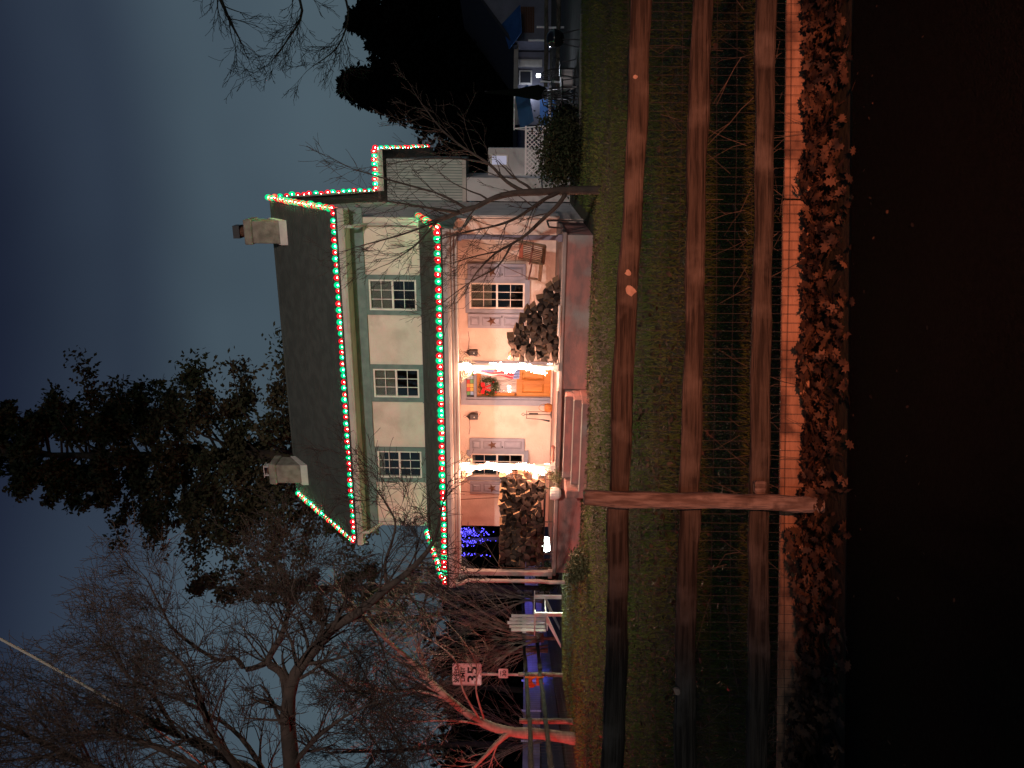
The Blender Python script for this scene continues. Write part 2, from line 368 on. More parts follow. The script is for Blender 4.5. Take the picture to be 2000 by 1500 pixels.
def gutter(x0, x1, y, z, name='gutter', r=.065):
    b = MB(); prof = [(-.12, .09), (-.125, .0), (-.09, -.06), (0, -.065), (0, .09), (-.012, .09), (-.012, -.05), (-.085, -.045), (-.11, .0), (-.108, .09)]
    n = len(prof); vs = [(x, y + py, z + pz) for x in (x0, x1) for py, pz in prof]
    b.add(vs, [(i, (i + 1) % n, (i + 1) % n + n, i + n) for i in range(n)] + [tuple(range(n)), tuple(range(n, 2 * n))]); return b.build(name, M['gutter'], house)
gutter(WX0 - OG, OG, -OH - .024, ZE - .05)
for (a, y, z, lo) in ((WX0 + .10, -.0, ZE, 4.1), (-.16, 0, ZE, 4.1)):
    MB().tube([(a, -OH - .07, ZE - .1), (a, -OH - .05, ZE - .25), (a, -.09, ZE - .55), (a, -.07, lo)], .045, 6).build('downspout', M['gutter'], house)

# upper front: shallow corner boards
for x in (WX0 - .003, -.11): MB().box(x, x + .115, -.02, -.0025, 4.05, ZE - .43).build('corner_board', M['stucco'], house)

# windows ------------------------------------------------------------
def window(o, trim, tw, blinds):
    x0, x1, z0, z1 = o
    b = MB(); fy = -.045
    b.box(x0, x0 + tw, fy, -.003, z0, z1); b.box(x1 - tw, x1, fy, -.003, z0, z1)
    b.box(x0 + tw, x1 - tw, fy, -.003, z1 - tw, z1); b.box(x0 - .02, x1 + .02, fy - .035, fy - .001, z0 - .03, z0 + .03); b.box(x0 + tw, x1 - tw, fy + .002, -.003, z0, z0 + tw)
    w = b.build('window', trim, house)
    a0, a1, c0, c1 = x0 + tw, x1 - tw, z0 + tw, z1 - tw
    fw = .045; zm = (c0 + c1) / 2
    fr = MB()
    fr.box(a0, a0 + fw, -.018, .05, c0, c1); fr.box(a1 - fw, a1, -.018, .05, c0, c1)
    fr.box(a0 + fw, a1 - fw, -.018, .05, c0, c0 + fw); fr.box(a0 + fw, a1 - fw, -.018, .05, c1 - fw, c1); fr.box(a0 + fw, a1 - fw, -.022, .05, zm - .025, zm + .025)
    fr.build('frame', M['white'], w)
    for (p0, p1, dy) in ((c0 + fw, zm - .025, .0), (zm + .025, c1 - fw, .02)):
        MB().box(a0 + fw + .001, a1 - fw - .001, .012 + dy, .016 + dy, p0, p1).build('pane', M['glass'], w)
        for k in (1, 2):
            x = a0 + fw + (a1 - a0 - 2 * fw) * k / 3
            MB().box(x - .008, x + .008, .004 + dy - .01, .011 + dy, p0, p1).build('muntin', M['white'], w)
        z = (p0 + p1) / 2
        MB().box(a0 + fw, a1 - fw, -.009 + dy, .003 + dy - .01, z - .008, z + .008).build('muntin', M['white'], w)
    n = 0
    z = c1 - .03; b = MB()
    zend = c1 - (c1 - c0) * blinds
    while z > zend:
        b.add([(a0 + .02, .085, z), (a1 - .02, .085, z), (a1 - .02, .094, z + .0285), (a0 + .02, .094, z + .0285)], [(0, 1, 2, 3)]); z -= .03
    if blinds > 0: b.build('blind', M['blind'], w)
    return w
for o, bl in zip(UPW, (.52, .5, .16)): window(o, M['trim_green'], .115, bl)
for o, bl in zip(LOW, (.42, .1)): window(o, M['trim_blue'], .10, bl)

# shutters with three panels and a rusty star
def star_mesh():
    b = MB(); pts = []
    for k in range(10):
        r = .135 if k % 2 == 0 else .055; an = math.pi / 2 + k * math.pi / 5; pts.append((r * math.cos(an), 0, r * math.sin(an)))
    b.add(pts + [(0, -.035, 0)], [(k, (k + 1) % 10, 10) for k in range(10)] + [tuple(range(10))[::-1]]); return b.mesh('star', M['star'])
STAR = star_mesh()
def shutter(x0, x1, z0, z1, hook):
    s = MB().chamfer(x0, x1, -.075, -.045, z0, z1, .006).build('shutter', M['shutter'], house)
    H = z1 - z0; sw = .075
    for (f0, f1) in ((.80, .96), (.42, .75), (.05, .37)):
        zA, zB = z0 + H * f0, z0 + H * f1
        MB().box(x0 + sw, x1 - sw, -.0765, -.0752, zA, zB).build('panel_groove_shade', M['groove_shade'], s)  # flat darker sheet, recess shade painted round the raised panel
        xa, xb = x0 + sw + .02, x1 - sw - .02; zA += .02; zB -= .02; bv = .03
        b = MB(); b.add([(xa, -.077, zA), (xb, -.077, zA), (xb, -.077, zB), (xa, -.077, zB), (xa + bv, -.098, zA + bv), (xb - bv, -.098, zA + bv), (xb - bv, -.098, zB - bv), (xa + bv, -.098, zB - bv)],
              [(0, 1, 5, 4), (1, 2, 6, 5), (2, 3, 7, 6), (3, 0, 4, 7), (4, 5, 6, 7)])
        b.build('panel', M['shutter'], s)
    link('star', STAR, s, ((x0 + x1) / 2, -.10, z0 + H * .585), (0, rng.uniform(-.1, .1), 0))
    MB().box((x0 + x1) / 2 - .09 * hook, (x0 + x1) / 2 - .09 * hook + .05, -.092, -.0755, z0 + H * .395, z0 + H * .415).build('latch', M['dark_metal'], s)
M['groove_shade'] = mat('shutter_groove_shade', (.16, .17, .21), .8)
shutter(-1.50, -1.10, 1.40, 2.87, 1); shutter(-2.76, -2.38, 1.40, 2.87, -1)
shutter(-6.20, -5.83, 1.36, 2.85, 1); shutter(-7.50, -7.12, 1.36, 2.85, -1)

# door ------------------------------------------------------------------
dx0, dx1, dz0, dz1 = DOOR
b = MB(); tw = .15
b.box(dx0, dx0 + tw, -.05, -.003, dz0, dz1); b.box(dx1 - tw, dx1, -.05, -.003, dz0, dz1); b.box(dx0 + tw, dx1 - tw, -.05, -.003, dz1 - .12, dz1)
b.box(dx0 + .10, dx0 + .2, .0, .2, dz0, dz1 - .12); b.box(dx1 - .2, dx1 - .10, .0, .2, dz0, dz1 - .12)
b.box(dx0 + .2, dx1 - .2, .02, .2, 2.66, 2.73); b.box(dx0 + .2, dx1 - .2, .0, .2, dz1 - .14, dz1 - .1)
door = b.build('door', M['trim_blue'], house)
lx0, lx1 = dx0 + .20, dx1 - .20
leaf = MB()
st = .10
leaf.box(lx0, lx0 + st, .12, .165, .69, 2.655); leaf.box(lx1 - st, lx1, .12, .165, .69, 2.655)
for (z0, z1) in ((.69, .86), (1.45, 1.60), (2.55, 2.655)): leaf.box(lx0 + st, lx1 - st, .12, .165, z0, z1)
leaf.box((lx0 + lx1) / 2 - .045, (lx0 + lx1) / 2 + .045, .12, .165, .86, 1.45)
leaf.build('door_leaf', M['door'], door)
for (xa, xb) in ((lx0 + st, (lx0 + lx1) / 2 - .045), ((lx0 + lx1) / 2 + .045, lx1 - st)):
    bb = MB(); za, zb = .86, 1.45; bb.add([(xa, .155, za), (xb, .155, za), (xb, .155, zb), (xa, .155, zb), (xa + .06, .13, za + .06), (xb - .06, .13, za + .06), (xb - .06, .13, zb - .06), (xa + .06, .13, zb - .06)], [(0, 1, 5, 4), (1, 2, 6, 5), (2, 3, 7, 6), (3, 0, 4, 7), (4, 5, 6, 7)])
    bb.build('door_panel', M['door'], door)
xs = np.linspace(lx0 + st, lx1 - st, 40)
b = MB(); vs = [(x, .15 + .012 * math.sin(i * 1.35), z) for z in (1.60, 2.55) for i, x in enumerate(xs)]
b.add(vs, [(i, i + 1, i + 41, i + 40) for i in range(39)]); b.build('curtain', M['curtain'], door, smooth=True)
MB().box(lx0 + st, lx1 - st, .126, .130, 1.60, 2.55).build('pane', glassmat('door_glass', (.95, .95, .95), .02), door)
MB().lathe([(.012, 0), (.03, .01), (.034, .03), (.02, .05)], 10).build('door_knob', M['rust'], door, (lx0 + .06, .12, 1.62), (math.pi / 2, 0, 0))
cols = [(.20, .34, .62), (.75, .36, .10), (.30, .50, .62), (.70, .55, .12), (.45, .05, .05), (.10, .32, .12), (.78, .62, .15), (.35, .52, .66), (.55, .08, .06), (.15, .40, .18)]
n = 7
for i in range(n):
    for j in range(2):
        xa = lx0 + .02 + (lx1 - lx0 - .04) * i / n; xb = lx0 + .02 + (lx1 - lx0 - .04) * (i + 1) / n; za = 2.74 + .095 * j
        c = cols[(i * 3 + j * 5) % len(cols)]
        MB().box(xa + .006, xb - .006, .10, .106, za + .005, za + .09).build('pane', mat('stained_glass', c, .25, spec=.5), door)
MB().box(dx0 + .05, dx1 - .05, -.25, .12, .655, .69).build('threshold', M['white'], door)
# lanterns on the wall
def lantern(x, cord):
    l = MB().box(x - .07, x + .07, -.16, -.04, 2.62, 2.82).add([(x - .085, -.175, 2.82), (x + .085, -.175, 2.82), (x + .085, -.025, 2.82), (x - .085, -.025, 2.82), (x, -.10, 2.93)], [(0, 1, 4), (1, 2, 4), (2, 3, 4), (3, 0, 4), (3, 2, 1, 0)]).build('lantern', M['dark_metal'], house)
    MB().tube([(x, -.10, 2.92), (x + .03, -.1, 2.97), (x, -.10, 3.01), (x - .03, -.1, 2.97), (x, -.10, 2.92)], .008, 5).build('hanging_ring', M['dark_metal'], l)
    MB().box(x - .015, x + .015, -.166, -.161, 2.70, 2.73).build('pane', emat('lantern_glint', (1, .8, .6), .9, False), l)  # small glowing square painted in as a glint, not a lit pane
    MB().tube([(x - .02, -.08, 2.62), (x - .10 * cord, -.06, 2.55), (x - .12 * cord, -.05, 2.66), (x - .07 * cord, -.03, 2.8)], .007, 5).build('loop_cable', M['dark_metal'], l)
    x2 = x + cord * .55
    MB().tube([(x, -.05, 2.9), (x + cord * .1, -.02, 2.86), (x + cord * .35, -.02, 2.84), (x2 + cord * .0, -.02, 2.87)], .007, 4).build('cable', M['dark_metal'], l)
lantern(-3.41, 1); lantern(-5.19, -1)
# porch ----------------------------------------------------------------
PF = -2.58; ZF = .66
MB().chamfer(WX0 + .06, .0, PF, -.003, ZF - .10, ZF, .02).build('porch_floor', M['concrete'], house)
for (xa, xb) in ((WX0 + .12, -5.66), (-3.56, -.06)):
    # painted base with an uneven lower edge
    bb = MB(); n = 24; xs = np.linspace(xa, xb, n + 1)
    for i in range(n):
        pass
    bb.box(xa, xb, PF + .07, -.01, 0, ZF - .102); bb.build('porch_base', M['redpaint'], house)
MB().box(-5.66, -3.56, PF + .25, -.01, 0, ZF - .102).build('porch_base', M['concrete'], house)
for i, (z, d) in enumerate(((ZF - .17, .30), (ZF - .34, .60), (ZF - .50, .90))):
    s = MB().chamfer(-5.62 - .02 * i, -3.60 + .02 * i, PF - d, PF + .06 - .002 * i, max(0, z - .17) if i < 2 else -.02, z, .012).build('step', M['redpaint'], house)
    MB().box(-5.62 - .02 * i, -3.60 + .02 * i, PF - d - .015, PF - d + .02, z + .002, z + .02).build('nosing', M['nosing'], s)
MB().box(-5.66, -3.56, PF - .017, PF + .02, ZF + .002, ZF + .02).build('nosing', M['nosing'], house)
MB().chamfer(-5.88, -5.68, PF - .85, PF - .01, 0, .46, .02).build('step_cheek', M['redpaint'], house)
# porch roof
pr = slope('porch_roof', WX0 - .12, .08, -2.76, 3.17, -.003, 3.99, .08, M['roof'])
_sn = math.hypot(2.757, .82); shingles(pr, WX0 - .12, .08, -2.76 - .82 / _sn * .08, 3.17 + 2.757 / _sn * .08, -.03 - .82 / _sn * .08, 3.982 + 2.757 / _sn * .08, .14, 4)
MB().box(WX0 - .10, .06, -2.74, -2.70, 3.0, 3.155).build('porch_fascia', M['gutter'], house)
MB().box(WX0 - .02, -.02, -2.64, -2.42, 2.93, 3.10).build('porch_beam', M['ceiling'], house)
MB().box(WX0 - .05, 0, -2.69, -.065, 3.105, 3.13).build('porch_ceiling', M['ceiling'], house)
for x in (.055, WX0 - .115):
    MB().add([(xx, y, z) for xx in (x, x + .025) for y, z in ((-2.74, 3.0), (-2.74, 3.16), (-.01, 3.97), (-.01, 3.12), (-2.5, 3.0))],
             [(0, 1, 2, 3, 4), (9, 8, 7, 6, 5), (0, 5, 6, 1), (1, 6, 7, 2), (2, 7, 8, 3), (3, 8, 9, 4), (4, 9, 5, 0)]).build('porch_gable', M['trim_green'], house)
gutter(WX0 - .12, .08, -2.742, 3.12)
def column(x, w, m):
    c = MB().chamfer(x - w / 2, x + w / 2, -2.53 - w / 2, -2.53 + w / 2, ZF, 2.93, .012).build('column', m, house)
    MB().box(x - w * .75, x + w * .75, -2.53 - w * .75, -2.53 + w * .75, 2.83, 2.927).build('capital', m, c)
    MB().box(x - w * .75, x + w * .75, -2.53 - w * .75, -2.53 + w * .75, ZF + .002, ZF + .1).build('plinth', m, c); return c
M['column'] = mat('column_paint', (.20, .19, .24), .6, (.15, .14, .18), 4)
column(-.12, .10, M['column']); column(WX0 + .12, .13, M['downspout'])
cw = [column(x, .11, M['white']) for x in (-3.03, -5.52)]
def scroll(c, x, s):
    pts = []
    for k in range(34):       # S-shaped wrought iron bracket
        t = k / 33; an = t * 3.6 * math.pi; r = .105 * (1 - t * .85)
        pts.append((x + s * (.18 + r * math.cos(an) * 1.0), -2.53, 2.78 + r * math.sin(an)))
    MB().tube([(x + s * .06, -2.53, 2.55), (x + s * .10, -2.53, 2.63), (x + s * .2, -2.53, 2.66)] + pts, .012, 5).build('scroll_bracket', M['iron'], c)
    pts = [(x + s * (.34 + .06 * (1 - k / 20) * math.cos(k * .5)), -2.53, 2.86 + .06 * (1 - k / 20) * math.sin(k * .5)) for k in range(20)]
    MB().tube(pts, .010, 5).build('scroll_bracket', M['iron'], c)
M['iron'] = mat('cream_iron', (.34, .26, .17), .6)
for c, x in zip(cw, (-3.03, -5.52)): scroll(c, x, 1); scroll(c, x, -1)
# left downspout of the porch
MB().tube([(WX0 - .06, -2.80, 3.05), (WX0 - .06, -2.78, 2.95), (WX0 - .04, -2.66, 2.75), (WX0 - .04, -2.66, .95), (WX0 - .0, -2.75, .72), (WX0 + .03, -2.80, .35)], .05, 8).build('downspout', M['downspout'], house, smooth=True)
MB().tube([(.02, -2.70, 3.0), (.05, -2.4, 2.8), (.06, -.12, 2.75), (.06, -.12, .6)], .04, 6).build('downspout', M['gutter'], house)

# chimneys
def chimney(x, w, y, zb, zt, cap):
    d = .62
    c = MB(); c.chamfer(x - w / 2, x + w / 2, y - d / 2, y + d / 2, zb, zt - .22, .02); c.chamfer(x - w / 2 - .035, x + w / 2 + .035, y - d / 2 - .035, y + d / 2 + .035, zt - .22, zt, .025)
    ch = c.build('chimney', M['chim'], house)
    f = MB(); f.box(x - w / 2 - .03, x + w / 2 + .03, y - d / 2 - .035, y - d / 2 - .003, zb + .30, zb + .52)
    for s in (-1, 1):
        xx = x + s * (w / 2 + .018)
        f.add([(xx + q, yy, zz) for q in (-.012, .012) for yy, zz in ((y - d / 2 - .03, zb + .30), (y - d / 2 - .03, zb + .52), (y + d / 2, zb + 1.0), (y + d / 2, zb + .78))], [(0, 1, 2, 3), (7, 6, 5, 4), (0, 4, 5, 1), (1, 5, 6, 2), (2, 6, 7, 3), (3, 7, 4, 0)])
    f.build('flashing', M['flash'], ch)
    if cap:
        MB().lathe([(.13, 0), (.13, .18)], 12, (x - .02, y, zt)).build('flue_pipe', M['rust'], ch)
        MB().box(x - .19, x + .15, y - .17, y + .17, zt + .181, zt + .36).build('flue_cap', M['dark_metal'], ch)
    else:
        MB().lathe([(.16, 0), (.14, .12)], 12, (x, y, zt)).build('flue_pipe', M['rust'], ch)
        b = MB()
        for s in (-.15, .13): b.box(x + s, x + s + .03, y - .12, y + .1, zt + .01, zt + .2)
        b.box(x - .2, x + .19, y - .14, y + .14, zt + .2, zt + .22); b.build('flue_cap', M['flash'], ch)
    return ch
chimney(-.62, .60, 2.05, 7.55, 9.05, True); chimney(-7.85, .60, 2.05, 7.55, 9.05, False)

# rear addition that sticks out on the right
AY = D2 - .01; AXR = 1.24
MB().box(.0, .70, AY + .05, AY + 3.0, 0, 3.30).build('addition_wall', M['stucco_side'], house)
MB().box(.70, 1.55, AY + 1.6, AY + 3.0, 0, 2.6).build('addition_wall', M['stucco_side'], house)
MB().box(-2.0, AXR, AY + .02, AY + 2.95, 3.305, 5.75).build('addition_wall', M['trim_green'], house)
nb = 15
for i in range(nb):
    xa = .003 + (AXR - .003) * i / nb; xb = .003 + (AXR - .003) * (i + 1) / nb
    MB().box(xa + .011, xb - .011, AY - .018, AY + .019, 3.34, 5.66).build('siding_board', M['siding'], house)
MB().box(-.02, AXR + .03, AY - .03, AY + .018, 3.22, 3.335).build('addition_band', M['gutter'], house)
slope('addition_roof', -2.2, AXR + .28, AY - .35, 5.80, AY + 3.2, 4.55, .10, M['roof'])
MB().box(OG + .05, AXR + .28, AY - .37, AY - .35, 5.70, 5.91).build('addition_fascia', M['gutter'], house)
MB().box(AXR + .26, AXR + .285, AY - .34, AY + .1, 5.5, 5.795).build('addition_trim', M['fascia'], house)
w = MB().box(1.0, 1.35, AY + 1.56, AY + 1.597, 1.95, 2.52).build('window', M['white'], house)
MB().box(1.04, 1.31, AY + 1.552, AY + 1.559, 2.0, 2.47).build('pane', emat('lit_curtain', (.62, .60, .78), .55, False), w)
MB().tube([(.10, -1.2, .05), (.10, -1.2, .85), (.10, -1.3, .95), (.10, -2.45, .95), (.10, -2.55, .85), (.10, -2.55, .66)], .02, 8).build('side_handrail', M['dark_metal'], house)

# ------------------------------------------------------------------ things on the porch
def hp(u, v, y):
    """house-frame (x, z) of the photo point (u, v) on the plane y of the house"""
    d = FWD + RIGHT * ((u - 750) / FPX) + DOWN * ((v - 1000) / FPX)
    t = ((HC - EYE).dot(HEY) + y) / d.dot(HEY); P = EYE + d * t
    return (P - HC).dot(HEX), P.z
def hthing(name, x, y, z, label, cat, group=None): return empty(name, hw(x, y, z), -HA, label, cat, group)

# light strings -------------------------------------------------------
def icos(r, sub=1, zs=1.0):
    import bmesh
    bm = bmesh.new(); bmesh.ops.create_icosphere(bm, subdivisions=sub, radius=r)
    for v in bm.verts: v.co.z *= zs
    return bm
def ico_mesh(name, r, m, sub=1, zs=1.0):
    bm = icos(r, sub, zs); me = bpy.data.meshes.new(name); bm.to_mesh(me); bm.free(); me.materials.append(m)
    me.polygons.foreach_set('use_smooth', [True] * len(me.polygons)); return me
RED_S = ico_mesh('bulb', .072, shellmat('red_bulb_halo_shell', (1.0, .012, .025), 1.5, .80), 2, 1.15)  # oversized glowing shells: the bulb's halo is put into their shape
GRN_S = ico_mesh('bulb', .072, shellmat('green_bulb_halo_shell', (.0, .62, .22), 1.5, .80), 2, 1.15)
RED_C = ico_mesh('core', .0155, emat('red_bulb_core', (1, .10, .08), 1450), 1)
GRN_C = ico_mesh('core', .0155, emat('green_bulb_core', (.03, 1, .38), 1900), 1)
M['cord'] = mat('cord', (.03, .05, .035), .7)
def light_string(pts, spacing, label, size=1.0, drop=0.0):
    base = Vector(pts[0]); root = hthing('light_string', *pts[0], label, 'light string', 'strings of red and green bulbs on the house')
    P = [Vector(p) - base for p in pts]
    MB().tube(P, .008, 5).build('cord', M['cord'], root)
    k = 0; i = 0; acc = spacing * .5; last = 0
    for a, b_ in zip(P[:-1], P[1:]):
        L = (b_ - a).length; s = acc
        while s < L:
            q = a.lerp(b_, s / L) + Vector((rng.uniform(-.02, .02), rng.uniform(-.01, .01), .035 + rng.uniform(-.014, .014) - drop))
            red = (k % 2 == 0)
            if rng.random() < .045: k += 1
            o = link('bulb', RED_S if red else GRN_S, root, q); o.scale = (size * (1.03 if red else 1.10) * rng.uniform(.9, 1.1),) * 3
            link('core', RED_C if red else GRN_C, o)
            k += 1; s += spacing * rng.uniform(.92, 1.08)
        acc = s - L
    return root
EZ = ZE + .13
light_string([(OG - .03, -OH + .03, EZ), (WX0 - OG + .03, -OH + .03, EZ)], .158, 'long string of red and green bulbs along the main roof gutter')
light_string([(WX0 - OG, -OH + .05, ZE + .14), (WX0 - OG, HD - .1, ZR + .02)], .125, 'red and green bulb string on the left slanting edge of the main roof')
light_string([(OG, -OH + .05, ZE + .14), (OG, HD, ZR + .09)], .125, 'red and green bulb string up the right front edge of the main roof')
light_string([(OG + .02, HD + .1, ZR + .05), (OG + .02, D2 + OH, ZE + .12)], .2, 'red and green bulb string down the rear slope beside the siding')
light_string([(.05, -2.72, 3.285), (WX0 - .10, -2.72, 3.285)], .150, 'long string of red and green bulbs along the porch gutter')
light_string([(WX0 - .12, -2.7, 3.28), (WX0 - .12, -.15, 4.04)], .15, 'red and green bulb string up the left edge of the porch roof')
light_string([(.08, -2.72, 3.28), (.08, -.1, 4.05)], .15, 'red and green bulb string up the right edge of the porch roof')
light_string([(OG + .08, AY - .40, 5.92), (AXR + .28, AY - .40, 5.92)], .135, 'short red and green bulb string along the rear addition roof')
light_string([(AXR + .30, AY - .36, 5.93), (AXR + .30, AY + 3.1, 4.68)], .17, 'red and green bulb string down the far right edge of the rear addition')

# warm white garlands on the two middle columns
GARL = emat('warm_bulb', (1, .80, .58), 26, False)
def garland(x, label, seed, clumps):
    r = random.Random(seed); root = hthing('light_garland', x, -2.53, ZF, label, 'light garland', 'warm white lights wound round the porch columns')
    bm_v = []; bm_f = []
    base = icos(.014, 1); tv = [v.co.copy() for v in base.verts]; base.verts.ensure_lookup_table(); tf = [tuple(v.index for v in f.verts) for f in base.faces]; base.free()
    b = MB(); path = []
    def bulb(p, k): b.add([v * k + p for v in tv], tf)
    for (z0, z1, xa, xb) in clumps:          # where the winding crosses the front it bunches into slanting bands
        for k in range(int(150 * (z1 - z0) / .5)):
            t = r.random(); w = .045 + .035 * math.sin(math.pi * t)
            bulb(Vector((xb + (xa - xb) * t + r.gauss(0, w * .55), -.085 + r.gauss(0, .03), z0 + (z1 - z0) * t + r.gauss(0, .03))), r.uniform(.6, 1.3))
    for k in range(45):                        # the thinner turns round the back
        t = k / 44; an = -t * 6 * math.pi; p = Vector((.085 * math.cos(an), .085 * abs(math.sin(an)), .15 + 2.0 * t)); bulb(p, .7)
    for k in range(90):
        t = k / 89; an = -t * 6 * math.pi; path.append(Vector((.08 * math.cos(an), .08 * math.sin(an), .12 + 2.06 * t)))
    o = b.build('bulbs', GARL, root, smooth=True); tag(o, kind='stuff')
    MB().tube(path, .006, 4).build('cord', M['white'], root)
    for z, ox in ((.45, -.14), (1.15, .14), (1.95, -.12)):
        for oy in (-.17, .17):
            lamp('garland_glow', 'POINT', (ox, oy, z), 70, (1, .465, .305), .05, parent=root)
    return root
garland(-3.03, 'blazing warm white lights wound round the column by the door', 3, [(.30, .80, .05, -.10), (1.04, 1.42, .05, -.09), (1.95, 2.22, .05, -.03)])
garland(-5.52, 'blazing warm white lights wound round the column by the log rack', 5, [(.25, .85, .09, -.11), (1.05, 1.62, .10, -.09), (1.96, 2.22, .06, -.05)])

# wreath, flag -----------------------------------------------------------
M['fir'] = mat('fir_green', (.045, .085, .030), .8, (.03, .055, .02), 20)
M['bow'] = mat('red_bow', (.55, .012, .02), .6)
wx, wz = hp(744, 955, .05)
root = hthing('wreath', wx, .06, wz, 'green fir wreath with a red bow hung on the front door', 'wreath')
V = []; F = []
for k in range(900):
    an = rng.uniform(0, 2 * math.pi); R = .20 + rng.gauss(0, .045); p = np.array([R * math.cos(an), rng.gauss(0, .03), R * math.sin(an)])
    d = nr.normal(size=3); d /= np.linalg.norm(d); e = np.cross(d, nr.normal(size=3)); e /= np.linalg.norm(e)
    i = len(V); V += [p - e * .008, p + e * .008, p + d * .085]; F.append((i, i + 1, i + 2))
link('greenery', fast_mesh('greenery', V, F, M['fir']), root)
b = MB()
for s in (-1, 1):
    b.add([(0, -.09, .13), (s * .05, -.13, .20), (s * .15, -.10, .22), (s * .16, -.10, .12), (s * .06, -.13, .10)], [(0, 1, 2, 3, 4)[::s]])
    b.add([(0, -.085, .12), (s * .03, -.10, .12), (s * .10, -.08, -.05), (s * .05, -.08, -.06)], [(0, 1, 2, 3)[::s]])
b.box(-.03, .03, -.15, -.08, .10, .17); b.build('bow', M['bow'], root)
for (x, z) in ((-.12, -.18), (.16, -.12), (-.18, .05)): link('berry', ico_mesh('berry', .025, M['bow']), root, (x, -.06, z))

fx, fz = hp(783, 925, -2.4)
root = hthing('flag', fx - .03, -2.46, fz, 'striped red, white and blue flag hanging furled beside the lit column', 'flag')
fm = [mat('flag_red', (.42, .03, .04), .85), mat('flag_white', (.62, .58, .56), .85), mat('flag_blue', (.10, .14, .28), .85)]
b = MB(); n = 15; m_ = 22
def fl(i, j):
    t = j / m_; s = i / n
    return (-.12 + .22 * s * (.55 + .45 * t) - .10 * t + .02 * math.sin(j * .6), .035 * math.sin(i * 1.25 + j * .18) * (.5 + t), -1.05 * t - .06 * s * math.sin(t * 3))
vs = [fl(i, j) for j in range(m_ + 1) for i in range(n + 1)]
fs = [(j * (n + 1) + i, j * (n + 1) + i + 1, (j + 1) * (n + 1) + i + 1, (j + 1) * (n + 1) + i) for j in range(m_) for i in range(n)]
b.add(vs, fs); b.mi = [(2 if (i > 8 and j < 9) or j > 18 else ((i // 3) % 2)) for j in range(m_) for i in range(n)]
b.build('cloth', fm, root, smooth=True)
MB().tube([(-.02, 0, .12), (.16, -.1, .02), (.10, .0, -.05)], .012, 6).build('flag_staff', M['dark_metal'], root)

# firewood ---------------------------------------------------------------
def log_mesh(seed):
    r = random.Random(seed); kind = r.choice(['half', 'wedge', 'wedge', 'wedge', 'quarter', 'quarter'])
    R = r.uniform(.070, .100); pts = []
    a0, a1 = {'half': (0, math.pi), 'wedge': (0, 1.25), 'round': (0, 2 * math.pi), 'quarter': (0, 1.75)}[kind]
    n = {'half': 6, 'wedge': 4, 'round': 9, 'quarter': 5}[kind]
    for k in range(n + (0 if kind == 'round' else 1)):
        an = a0 + (a1 - a0) * k / n; rr = R * (1.0 if kind in ('round', 'half') else 1.55) * r.uniform(.9, 1.08); pts.append((rr * math.cos(an), rr * math.sin(an)))
    nb_ = len(pts)
    if kind in ('wedge', 'quarter'): pts.append((0, 0))
    cx = sum(p[0] for p in pts) / len(pts); cz = sum(p[1] for p in pts) / len(pts); pts = [(x - cx, z - cz) for x, z in pts]
    L = r.uniform(.36, .44); n = len(pts)
    b = MB(); j = [r.uniform(-.012, .012) for _ in pts]
    vs = [(x, 0 + j[i], z) for i, (x, z) in enumerate(pts)] + [(x * 1.04 + .01 * r.uniform(-1, 1), L, z * 1.04 + .01 * r.uniform(-1, 1)) for x, z in pts]
    b.cur = 0; b.add(vs, [tuple(range(n)), tuple(range(n, 2 * n))[::-1]])
    for i in range(n):
        b.cur = 1 if (kind == 'round' or (i < nb_ - 1)) else 2
        b.f.append((i, i + n, (i + 1) % n + n, (i + 1) % n)); b.mi.append(b.cur)
    return b.mesh('firewood_log', [M['log_end_shade'], M['log_bark'], M['log_split']])
LOGS = [log_mesh(s) for s in range(14)]
def put_log(x, y, z, label, group):
    o = link('firewood_log', rng.choice(LOGS), None, hw(x, y, z)); o.rotation_mode = 'XYZ'
    o.matrix_world = Matrix.Translation(hw(x, y, z)) @ Matrix.Rotation(-HA + rng.uniform(-.06, .06), 4, 'Z') @ Matrix.Rotation(rng.uniform(0, 6.28), 4, 'Y') @ Matrix.Rotation(rng.uniform(-.05, .05), 4, 'X') @ Matrix.Scale(1.14, 4)
    tag(o, label, 'firewood', group)
dz = .128; dxl = .142
for row in range(8):
    for c in range(18):
        x = -8.22 + c * dxl + (row % 2) * .06 + rng.uniform(-.02, .02); z = 1.0 + row * dz + rng.uniform(-.02, .02)
        if x > -5.78: continue
        put_log(x, -2.50 + rng.uniform(-.05, .06), z, 'split firewood log in the long racked stack at the left of the porch', 'logs in the rack')
for row in range(9):
    w_ = 1.80 * (1 - row / 11.5); c = 0
    while c * dxl < w_:
        x = -2.86 + c * dxl + (row % 2) * .05 + rng.uniform(-.02, .02); z = ZF + .085 + row * .122 + rng.uniform(-.015, .02)
        if z > 1.72 and x < -2.6: pass
        put_log(x, -2.42 + rng.uniform(-.05, .08), z, 'split firewood log in the sloping pile under the right porch window', 'logs in the sloping pile'); c += 1
root = hthing('log_rack', -7.0, -2.3, ZF, 'rusty metal log rack holding the long stack on the porch', 'log rack')
for x in (-1.30, 1.33):
    b = MB(); pts = [(x, -.19, 0.0), (x, -.19, 1.28)] ; 
    b.tube([(x, -.20, .0), (x, -.20, 1.25), (x, -.14, 1.33), (x, .14, 1.33), (x, .20, 1.25), (x, .20, .0)], .016, 6); b.build('upright', M['rust'], root)
    MB().tube([(x - .28 * (1 if x > 0 else -1) * 0, -.2, .22), (x, .2, .22)], .014, 6).build('brace', M['rust'], root)
for y in (-.20, .20): MB().tube([(-1.30, y, .22), (1.33, y, .22)], .016, 6).build('rail', M['dark_metal'], root)
